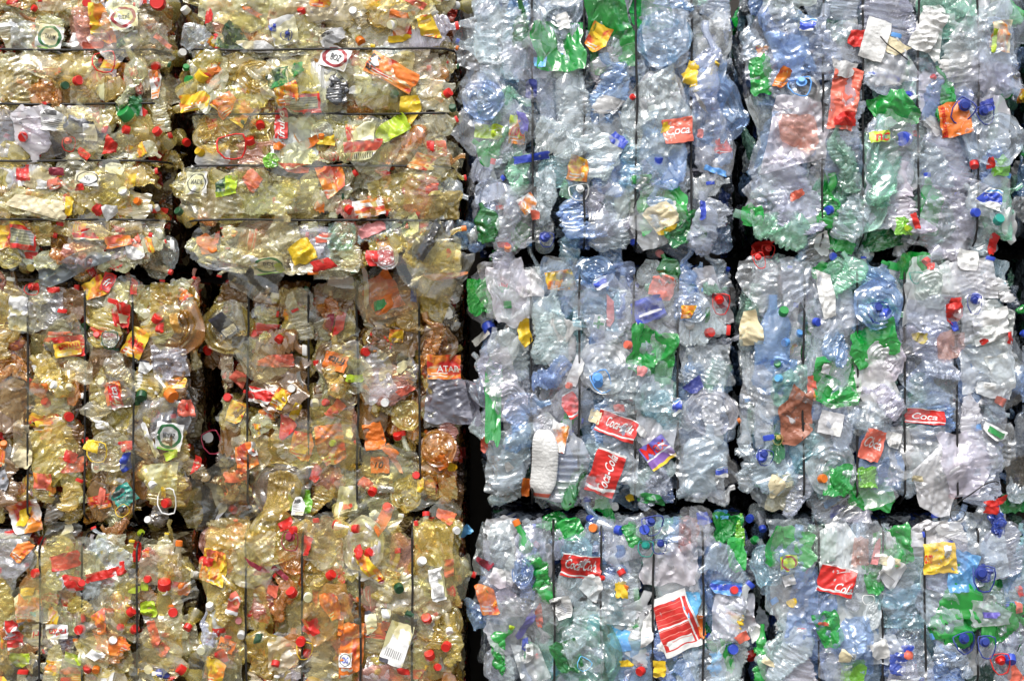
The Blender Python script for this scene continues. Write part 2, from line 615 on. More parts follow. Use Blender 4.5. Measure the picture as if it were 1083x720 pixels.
# ------------------------------------------------------------------ bales
TINT = {  # tint and haze of crushed plastic
    'clear': (.83, .90, 1.0, .19), 'grey': (.86, .89, .95, .20), 'blue': (.46, .66, 1.0, .20), 'deep': (.03, .08, .5, .60), 'aqua': (.60, .88, .98, .16),
    'mint': (.52, .90, .70, .16), 'green': (.006, .38, .04, .74), 'dkgreen': (.003, .17, .025, .76), 'lime': (.22, .62, .03, .68), 'milk': (.93, .94, .96, .40),
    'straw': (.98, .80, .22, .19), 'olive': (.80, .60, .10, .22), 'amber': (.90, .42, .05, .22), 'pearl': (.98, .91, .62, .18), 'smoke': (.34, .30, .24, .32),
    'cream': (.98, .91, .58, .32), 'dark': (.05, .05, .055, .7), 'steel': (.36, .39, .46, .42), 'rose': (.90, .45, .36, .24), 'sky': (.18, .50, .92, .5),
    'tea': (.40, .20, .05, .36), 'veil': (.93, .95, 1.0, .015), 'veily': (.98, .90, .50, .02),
}
SOLID = {'red': (.68, .016, .012), 'orange': (.82, .19, .015), 'white': (.82, .82, .80), 'yellow': (.82, .55, .02), 'blue': (.025, .07, .52), 'lblue': (.12, .36, .80),
         'green': (.01, .26, .05), 'dkgreen': (.006, .07, .025), 'pink': (.80, .30, .30), 'cream': (.80, .70, .45), 'brown': (.34, .12, .07), 'teal': (.01, .30, .24),
         'black': (.02, .02, .022), 'lime': (.45, .62, .02), 'purple': (.14, .12, .50), 'grey': (.5, .5, .5), 'maroon': (.30, .02, .05), 'sky': (.15, .5, .85), 'salmon': (.80, .16, .10),
         'olive': (.4, .33, .08), 'deepblue': (.02, .04, .25), 'amber': (.6, .3, .05), 'milk': (.78, .78, .76), 'steel': (.3, .31, .34), 'straw': (.7, .6, .3)}
PAL = {
    'right': (['clear', 'grey', 'blue', 'aqua', 'mint', 'milk', 'green', 'deep', 'smoke'], [.41, .15, .16, .06, .07, .11, .04, .0, .0]),
    'left': (['straw', 'olive', 'amber', 'pearl', 'smoke', 'rose', 'milk', 'grey'], [.27, .05, .10, .33, .04, .07, .05, .09]),
    'top': (['straw', 'cream', 'amber', 'pearl', 'olive', 'rose', 'milk', 'grey'], [.24, .12, .07, .33, .05, .04, .07, .08]),
    'mid': (['straw', 'olive', 'amber', 'pearl', 'smoke', 'rose', 'tea', 'grey'], [.20, .16, .13, .09, .10, .05, .25, .02]),  # darker mix: shade of the set-back middle row put into the tints
}
CAPS = {'right': (['blue', 'lblue', 'red', 'white', 'green', 'orange'], [.38, .16, .14, .18, .1, .04]),
        'left': (['red', 'white', 'orange', 'dkgreen', 'yellow'], [.60, .22, .07, .06, .05])}
LABS = {'right': ([('wave', 'white'), ('plain', 'white'), ('cola', 'red'), ('plain', 'sky'), ('plain', 'grey'), ('fruit', 'yellow')], [.22, .2, .16, .14, .2, .08]),
        'left': ([('fruit', 'yellow'), ('fruit', 'orange'), ('plain', 'red'), ('bar', 'red'), ('plain', 'white'), ('band', 'salmon'), ('fruit', 'red')], [.26, .14, .16, .1, .12, .12, .1])}

BALES = [
    # x0 x1 y0 y1 (photo px), depth of the face, wires, palette, label
    (-110, 180, -34, 292, .00, 'h', (55, 112, 171, 233), 'left', 'yellowish bottle bale tied with horizontal wires, clear bottle with dark green base at its edge'),
    (193, 485, -34, 296, -.03, 'h', (54, 122, 177, 234), 'left', 'yellowish bottle bale tied with horizontal wires, dark grey crumpled film on its lower corner'),
    (-80, 210, 294, 556, .07, 'v', (-20, 33, 92, 143), 'left', 'yellowish bottle bale tied with vertical wires, green ring label and white loop handle on it'),
    (225, 490, 298, 543, .18, 'v', (264, 328, 379, 445), 'left', 'deep-set shaded yellowish bale with an orange torn bag and grey film sticking out'),
    (-84, 204, 562, 815, .03, 'v', (-10, 45, 90, 147), 'left', 'yellowish bottle bale with a long red strip, beneath the green ring label bale'),
    (210, 490, 548, 815, .01, 'v', (262, 321, 382, 437), 'left', 'yellowish bottle bale with a tall orange label and white barcode carton, beneath the shaded bale'),
    (491, 780, -34, 266, .02, 'v', (563, 617, 672, 730), 'right', 'bluish clear bottle bale with bright green bottle and red label scrap, wires vertical'),
    (790, 1076, -34, 266, .02, 'v', (868, 911, 968, 1031), 'right', 'bluish clear bottle bale with white paper sheet, salmon label and orange lettered label'),
    (508, 776, 275, 536, .05, 'v', (562, 612, 670, 716), 'right', 'bluish clear bottle bale with white ribbed sleeve and two red lettered labels'),
    (786, 1071, 274, 536, .03, 'v', (848, 904, 954, 1009), 'right', 'bluish clear bottle bale with brown perforated plastic piece and blue capped water jug'),
    (505, 794, 545, 815, .02, 'v', (586, 636, 690, 742), 'right', 'bluish clear bottle bale with a large red panelled label and a long green bottle'),
    (802, 1094, 545, 815, .02, 'v', (864, 931, 976, 1031), 'right', 'bluish clear bottle bale with a yellow label and several dark blue loop handles'),
    (1084, 1370, -34, 262, .06, 'v', (1160, 1230, 1300), 'right', 'bluish bale beyond the narrow dark gap beside the orange lettered label bale'),
    (1080, 1370, 268, 538, .06, 'v', (1160, 1230, 1300), 'right', 'bluish bale beyond the narrow dark gap beside the brown perforated plastic bale'),
]
DEPTH = 1.35


class Bale:
    pass


def fill_mat(name, cols):
    m, N, L, P = new_mat(name)
    nrm, nz = crease_bump(N, L, 30, 0.9, 0.02)
    tc = N.new('ShaderNodeTexCoord')
    n = N.new('ShaderNodeTexVoronoi')
    n.inputs['Scale'].default_value = 16
    L.new(tc.outputs['Object'], n.inputs['Vector'])
    sp = N.new('ShaderNodeSeparateColor')
    L.new(n.outputs['Color'], sp.inputs[0])
    r = N.new('ShaderNodeValToRGB')
    r.color_ramp.interpolation = 'CONSTANT'
    e = r.color_ramp.elements
    for k, (p, c) in enumerate(cols):
        q = e[k] if k < 2 else e.new(p)
        q.position = p
        q.color = (*c, 1)
    L.new(sp.outputs[0], r.inputs[0])
    L.new(r.outputs[0], P.inputs['Base Color'])
    L.new(nrm, P.inputs['Normal'])
    P.inputs['Roughness'].default_value = 0.22
    return m


M_FILL = {'right': fill_mat('packed_clear_plastic', [(0, (.06, .07, .09)), (.35, (.02, .024, .03)), (.6, (.13, .15, .18)), (.8, (.015, .06, .03)), (.88, (.02, .04, .14)), (.95, (.30, .31, .33))]),  # both fillings darkened: shade of the crevices put into the colours
          'left': fill_mat('packed_yellow_plastic', [(0, (.07, .04, .014)), (.3, (.022, .011, .005)), (.55, (.13, .09, .035)), (.75, (.18, .045, .008)), (.86, (.26, .016, .01)), (.93, (.28, .24, .14))])}


def link(name, me, parent, M=None, col=None, mat=None):
    o = bpy.data.objects.new(name, me)
    COL.objects.link(o)
    o.parent = parent
    if M is not None:
        o.matrix_local = M
    if col is not None:
        o.color = col if len(col) == 4 else (*col, 1)
    return o


def jit(c, rng, a=0.12):
    k = 1 + rng.uniform(-a, a)
    return tuple(float(np.clip(v * k * (1 + rng.uniform(-.05, .05)), 0, 1.0)) for v in c[:3]) + ((float(np.clip(c[3] + rng.uniform(-.06, .06), .015, .95)),) if len(c) == 4 else (1,))


def face_y(b, x, z):
    """how far back the pressed face lies at a point: it bulges between wires and rounds off at the edges"""
    d = min(x - b.x0, b.x1 - x, z - b.z0, b.z1 - z)
    y = b.y + 0.10 * max(0, 1 - max(d, -0.03) / 0.11) ** 2
    s = x if b.wo == 'v' else z
    lo = max([w for w in b.wpos if w <= s], default=None)
    hi = min([w for w in b.wpos if w > s], default=None)
    lo = (b.x0 if b.wo == 'v' else b.z0) if lo is None else lo
    hi = (b.x1 if b.wo == 'v' else b.z1) if hi is None else hi
    t = (s - lo) / max(hi - lo, .01)
    return y - 0.055 * math.sin(math.pi * min(max(t, 0), 1)) ** 0.8


def box_shell(x0, x1, y0, y1, z0, z1, st, b):
    """closed box with a fine front and coarse other sides, displaced like packed plastic"""
    V, F = [], []

    def add(fn, nu, nv, flip):
        o = len(V)
        for j in range(nv):
            for i in range(nu):
                V.append(fn(i / (nu - 1), j / (nv - 1)))
        for f in grid_faces(nu, nv):
            f = tuple(o + k for k in f)
            F.append(f[::-1] if flip else f)
    nx, nz, ny = int((x1 - x0) / st) + 2, int((z1 - z0) / st) + 2, 40
    add(lambda u, v: (x0 + u * (x1 - x0), y0, z0 + v * (z1 - z0)), nx, nz, False)
    add(lambda u, v: (x0 + u * (x1 - x0), y1, z0 + v * (z1 - z0)), 4, 4, True)
    for xx, fl in ((x0, True), (x1, False)):
        add(lambda u, v: (xx, y0 + u * (y1 - y0), z0 + v * (z1 - z0)), ny, nz, fl)
    for zz, fl in ((z0, True), (z1, False)):
        add(lambda u, v: (x0 + u * (x1 - x0), y0 + v * (y1 - y0), zz), nx, ny, fl)
    P = np.array(V)
    D = np.zeros_like(P)
    for fr, am in ((7, .020), (18, .022), (45, .008)):
        D += am * np.stack([ridged(P * fr + 31 * k) for k in range(3)], 1)
    rear = P[:, 1] > y1 - 0.01
    D[rear] = 0
    return P + D, F


def orient(ang, rng, tilt=.14, flip=True):
    q = Matrix.Rotation(R(ang), 4, 'Y') @ Matrix.Rotation(rng.normal(0, tilt), 4, 'X') @ Matrix.Rotation(rng.normal(0, tilt), 4, 'Z')
    if flip and rng.random() < .5:
        q = q @ Matrix.Rotation(math.pi, 4, 'Z')
    return q


def world_pts(P, M, b):
    A = np.array(M)
    return P @ A[:3, :3].T + A[:3, 3] + b.org


def put_bottle(b, k, x, y, z, q, sc, tint, cap=None, lab=None):
    M = Matrix.Translation(Vector((x, y, z)) - Vector(b.org)) @ q @ Matrix.Diagonal((*sc, 1))
    o = link('bottle', BOT[k]['mesh'], b.root, M, tint)
    if cap is not None:
        c = link('cap', CAP, o, BOT[k]['cap'], (*SOLID[cap], 1))
    if lab is not None:
        link('label', wrap_label_mesh(k, lab[0]), o, None, (*SOLID[lab[1]], 1))
    stamp(world_pts(BOT[k]['pts'], M, b))
    return o


def put_mesh(b, name, item, x, y, z, q, sc, tint):
    M = Matrix.Translation(Vector((x, y, z)) - Vector(b.org)) @ q @ Matrix.Diagonal((*sc, 1))
    o = link(name, item['mesh'], b.root, M, tint)
    stamp(world_pts(item['pts'], M, b))
    return o


def pick(rng, pal):
    return pal[0][rng.choice(len(pal[0]), p=np.array(pal[1]) / sum(pal[1]))]


def filler(b, rng, x, z, y, ang, size, q=None, rich=1.0):
    q = q or orient(ang, rng)
    kind = rng.random()
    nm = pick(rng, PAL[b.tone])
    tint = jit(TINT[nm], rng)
    if kind < .66:
        k = int(rng.integers(len(BOT)))
        put_bottle(b, k, x, y, z, q, (size * rng.uniform(.85, 1.15), size * .85, size * rng.uniform(.8, 1.1)), tint,
                   pick(rng, CAPS[b.pal]) if rng.random() < (.5 if b.pal == 'left' else .35) * rich else None,
                   pick(rng, LABS[b.pal]) if rng.random() < (.42 if b.pal == 'left' else .14) * rich else None)
    elif kind < .77:
        put_mesh(b, 'flattened_bottle', PUCK[int(rng.integers(len(PUCK)))], x, y, z, orient(rng.uniform(0, 360), rng, .3, False) if q is None else q, (size, size * .8, size), tint)
    else:
        put_mesh(b, 'torn_sheet', SCR[int(rng.integers(len(SCR)))], x, y, z, q, (size * .8,) * 3, tint)


def fit_piece(b, rng, x, z, y, w, h, ang, rich=1.0):
    """one pressed piece scaled to about w by h, lying at this angle"""
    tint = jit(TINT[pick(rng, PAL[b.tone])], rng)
    r = rng.random()
    lib = BOT if r < .62 else (PUCK if r < .70 else SCR)
    k = int(rng.integers(len(lib)))
    e = np.ptp(lib[k]['pts'], axis=0)
    if lib is PUCK:
        h = w
    sx, sz = w / e[0], h / e[2]
    sx, sz = min(sx, sz * 1.7), min(sz, sx * 1.7)
    sc = (sx, min(sx, sz) * .62, sz)
    q = orient(ang, rng, .08, lib is not PUCK)
    if lib is BOT:
        put_bottle(b, k, x, y, z, q, sc, tint,
                   pick(rng, CAPS[b.pal]) if rng.random() < (.7 if b.pal == 'left' else .35) * rich else None,
                   pick(rng, LABS[b.pal]) if rng.random() < (.6 if b.pal == 'left' else .16) * rich else None)
    else:
        put_mesh(b, 'flattened_bottle' if lib is PUCK else 'torn_sheet', lib[k], x, y, z, q, sc, tint)


ALL = []
for n, (x0, x1, y0, y1, fy, wo, wires, pal, label) in enumerate(BALES):
    b = Bale()
    b.y, b.wo, b.pal = fy, wo, pal
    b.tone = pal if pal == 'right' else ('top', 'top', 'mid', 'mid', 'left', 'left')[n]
    b.x0, b.z1 = px(x0, y0, fy)
    b.x1, b.z0 = px(x1, y1, fy)
    b.z0 = max(b.z0, 0.0)
    b.pxr = (x0, x1, y0, y1)
    b.wpx = wires
    b.wpos = sorted(px(w, 0, fy)[0] if wo == 'v' else px(0, w, fy)[1] for w in wires)
    b.org = np.array([(b.x0 + b.x1) / 2, fy + DEPTH / 2, b.z0])
    b.root = bpy.data.objects.new('plastic_bale', None)
    COL.objects.link(b.root)
    b.root.location = b.org
    b.root.empty_display_size = .1
    b.root['label'] = label
    b.root['category'] = 'bale'
    b.root['group'] = 'bales of crushed plastic bottles'
    ALL.append(b)
    rng = np.random.default_rng(100 + n)
    # packed inside
    mx = 0.042
    P, F = box_shell(b.x0 + mx, b.x1 - mx, fy + 0.085, fy + DEPTH - 0.12, b.z0 + 0.035, b.z1 - 0.05, 0.016, b)
    stamp(P)
    o = link('packed_filling', mesh_from('packed_filling', P - b.org, F, M_FILL[pal], sharp=45), b.root)
    o['kind'] = 'stuff'
    # pressed pieces on the front face, deep layer first
    vis = lambda x, z: (-2.45 < x < 2.45) and (0.12 < z < 3.4)
    step = .120 if pal == 'left' else .140
    for layer, (dy, prob) in enumerate(((.068, .62), (.046, .40))):
        zz = b.z0 + .05
        row = 0
        while zz < b.z1 - .03:
            xx = b.x0 + .035 + (row % 2) * step * .5
            while xx < b.x1 - .03:
                x = xx + rng.normal(0, .03)
                z = zz + rng.normal(0, .03)
                x = min(max(x, b.x0 + .055), b.x1 - .055)
                z = min(max(z, b.z0 + .06), b.z1 - .06)
                if vis(x, z) and rng.random() < prob * .72:
                    ang = rng.normal(0 if wo == 'v' else 90, 28) + (90 if rng.random() < .25 else 0)
                    size = rng.uniform(.75, 1.05) if pal == 'left' else rng.uniform(.95, 1.4)
                    # long pieces stay inside the bale
                    size *= .8 if min(x - b.x0, b.x1 - x, z - b.z0, b.z1 - z) < .12 else 1
                    filler(b, rng, x, z, face_y(b, x, z) + dy + rng.normal(0, .008), ang, size)
                xx += step
            zz += step * .95
            row += 1
    # columns (or layers) between the wires: larger flattened pieces, each about as wide as its column
    lo_, hi_ = (b.x0, b.x1) if wo == 'v' else (b.z0, b.z1)
    s0, s1 = (b.z0 + .04, b.z1 - .04) if wo == 'v' else (b.x0 + .04, b.x1 - .04)
    ed = [lo_ + .03] + [w for w in b.wpos if lo_ + .05 < w < hi_ - .05] + [hi_ - .03]
    strips = []
    for a, c in zip(ed[:-1], ed[1:]):
        m = 2 if c - a > .29 else 1
        strips += [(a + (c - a) * k / m, a + (c - a) * (k + 1) / m) for k in range(m)]
    for a, c in strips:
        for layer in range(2):
            t = s0 + rng.uniform(0, .06)
            while t < s1 - .05:
                cw = c - a
                if pal == 'left':
                    ln = rng.uniform(.13, .24)
                    m = 2 if rng.random() < .55 else 1
                else:
                    ln = rng.uniform(.18, .36)
                    m = 2 if rng.random() < .25 else 1
                ln = min(ln, s1 - t + .03)
                for k in range(m):
                    u = a + cw * (k + .5) / m + rng.normal(0, .008)
                    v = t + ln / 2 + (rng.normal(0, .02) if m > 1 else 0)
                    x, z = (u, v) if wo == 'v' else (v, u)
                    if vis(x, z):
                        across = rng.random() < .22
                        w_, h_ = cw / m * rng.uniform(.88, 1.08), ln * rng.uniform(1.0, 1.2)
                        if across:
                            w_, h_ = h_, w_
                        ang = (0 if wo == 'v' else 90) + (90 if across else 0) + rng.normal(0, 9)
                        fit_piece(b, rng, x, z, face_y(b, x, z) + (.032, .012)[layer] + rng.normal(0, .006), w_, h_, ang)
                t += ln * rng.uniform(.70, .95)
    # pieces on the sides that show through the gaps, and on top
    for side in (-1, 1):
        for _ in range(16):
            z = rng.uniform(b.z0 + .1, b.z1 - .1)
            y = fy + .10 + rng.uniform(0, .5) ** 1.2
            x = b.x0 + .03 if side < 0 else b.x1 - .03
            if vis(x, z):
                q = Matrix.Rotation(side * R(80), 4, 'Z') @ orient(rng.normal(0, 40), rng)
                filler(b, rng, x, z, y, 0, .7, q, .4)
    for _ in range(14 if b.z1 > 3 else 6):
        x = rng.uniform(b.x0 + .1, b.x1 - .1)
        q = Matrix.Rotation(R(-80), 4, 'X') @ orient(rng.normal(0, 60), rng)
        if vis(x, b.z1 - .05):
            filler(b, rng, x, b.z1 - .035, fy + .12 + rng.uniform(0, .5), 0, .7, q, .4)


# ------------------------------------------------------------------ the pieces one can pick out in the photograph
def bale_at(x, y):
    best = min(ALL, key=lambda b: max(b.pxr[0] - x, x - b.pxr[1], 0) + max(b.pxr[2] - y, y - b.pxr[3], 0))
    return best


def drape(x, y, w, h, ang, b, rng, torn=.0, amp=.004, off=.004, rmin=2, rblur=4, holes=False, fold=0., cuts=0):
    """a thin sheet lying over whatever is there; returns its points (world) on an nv x nu grid"""
    W, H = w / PXM, h / PXM
    nu, nv = max(int(W / .0045), 8), max(int(H / .0045), 8)
    nu, nv = min(nu, 60), min(nv, 60)
    u, v = np.meshgrid(np.linspace(0, 1, nu), np.linspace(0, 1, nv))
    U, Vv = (u - .5).ravel(), (v - .5).ravel()
    o = rng.uniform(0, 60, 3)
    if torn:
        th = np.arctan2(Vv, U)
        k = 1 + torn * noise3(np.stack([np.cos(th) * 1.9, np.sin(th) * 1.9, 0 * th], 1) + o)
        edge = np.maximum(np.abs(U), np.abs(Vv)) * 2
        rnd = np.hypot(U, Vv) * 2
        pull = 1 - min(torn, .6) * .35 * np.clip(rnd - 1, 0, 1) * 1.2
        k = k * pull
    else:
        k = 1 + .03 * noise3(np.stack([U * 7, Vv * 7, 0 * U], 1) + o)
    a = R(ang)
    lx, lz = U * W * k, Vv * H * k
    for _ in range(cuts):                 # straight tears: what lies beyond a random line is folded back onto it
        th0 = rng.uniform(0, 2 * math.pi)
        nx, nz = math.cos(th0), math.sin(th0)
        lim = (abs(nx) * W + abs(nz) * H) * .5 * rng.uniform(.45, .8)
        over = np.maximum(lx * nx + lz * nz - lim, 0)
        lx, lz = lx - over * nx * 1.04, lz - over * nz * 1.04
    lx = lx + .004 * noise3(np.stack([U * 5, Vv * 5, 0 * U + 3], 1) + o)
    lz = lz + .004 * noise3(np.stack([U * 5, Vv * 5, 0 * U + 9], 1) + o)
    cx, cz = px(x, y, b.y - .03)
    X = cx + lx * math.cos(a) - lz * math.sin(a)
    Z = cz + lx * math.sin(a) + lz * math.cos(a)
    Y = sample_front(X, Z, rmin, rblur)
    Y = np.minimum(Y, np.median(Y) + .02)
    q = np.stack([X, Z, 0 * X], 1)
    wr = amp / .006
    an = rng.normal(size=3) * np.array([1, 1, 0])
    an /= np.linalg.norm(an)
    Y = Y - off - wr * (facets(q, rng, .09, 2, .2, an) + facets(q, rng, .034, 3, .30, an) + facets(q, rng, .016, 2, .15)) + fold * (np.abs(U) * 2) ** 2
    P = np.stack([X, Y, Z], 1)
    F = grid_faces(nu, nv)
    if holes:
        F = [f for f in F if not (noise3(np.array([[P[f[0]][0] * 75, P[f[0]][2] * 75, 5.0]]))[0] > .36)]
    return P, F, np.stack([u.ravel(), v.ravel()], 1), nu, nv


TXT = {}


def glyphs(text, shear, bold):
    if (text, shear) not in TXT:
        c = bpy.data.curves.new('lettering', 'FONT')
        c.body = text
        c.size = 1
        c.shear = shear
        c.offset = bold
        c.resolution_u = 3
        c.align_x = 'LEFT'
        o = bpy.data.objects.new('lettering', c)
        COL.objects.link(o)
        bpy.context.view_layer.update()
        me = o.evaluated_get(bpy.context.evaluated_depsgraph_get()).to_mesh()
        V = mesh_pts(me)[:, :2].copy()
        F = [tuple(p.vertices) for p in me.polygons]
        bpy.data.objects.remove(o)
        V -= V.min(0)
        V /= V.max(0)
        TXT[(text, shear)] = (V, F)
    return TXT[(text, shear)]


def letter(parent, b, P, nu, nv, text, box, col, rot=0, shear=.25):
    u0, u1, v0, v1 = box
    V, F = glyphs(text, shear, .012)
    U, T = V[:, 0], V[:, 1]
    if rot == 90:
        U, T = 1 - T, U
    elif rot == 180:
        U, T = 1 - U, 1 - T
    elif rot == -90:
        U, T = T, 1 - U
    G = P.reshape(nv, nu, 3)
    fu = np.clip((u0 + U * (u1 - u0)) * (nu - 1), 0, nu - 1.001)
    fv = np.clip((v0 + T * (v1 - v0)) * (nv - 1), 0, nv - 1.001)
    i, j = fu.astype(int), fv.astype(int)
    a, c = (fu - i)[:, None], (fv - j)[:, None]
    Q = (G[j, i] * (1 - a) + G[j, i + 1] * a) * (1 - c) + (G[j + 1, i] * (1 - a) + G[j + 1, i + 1] * a) * c
    Q[:, 1] -= .003
    link('lettering', mesh_from('lettering', Q - b.org, F, M_INK, smooth=False), parent, None, col)


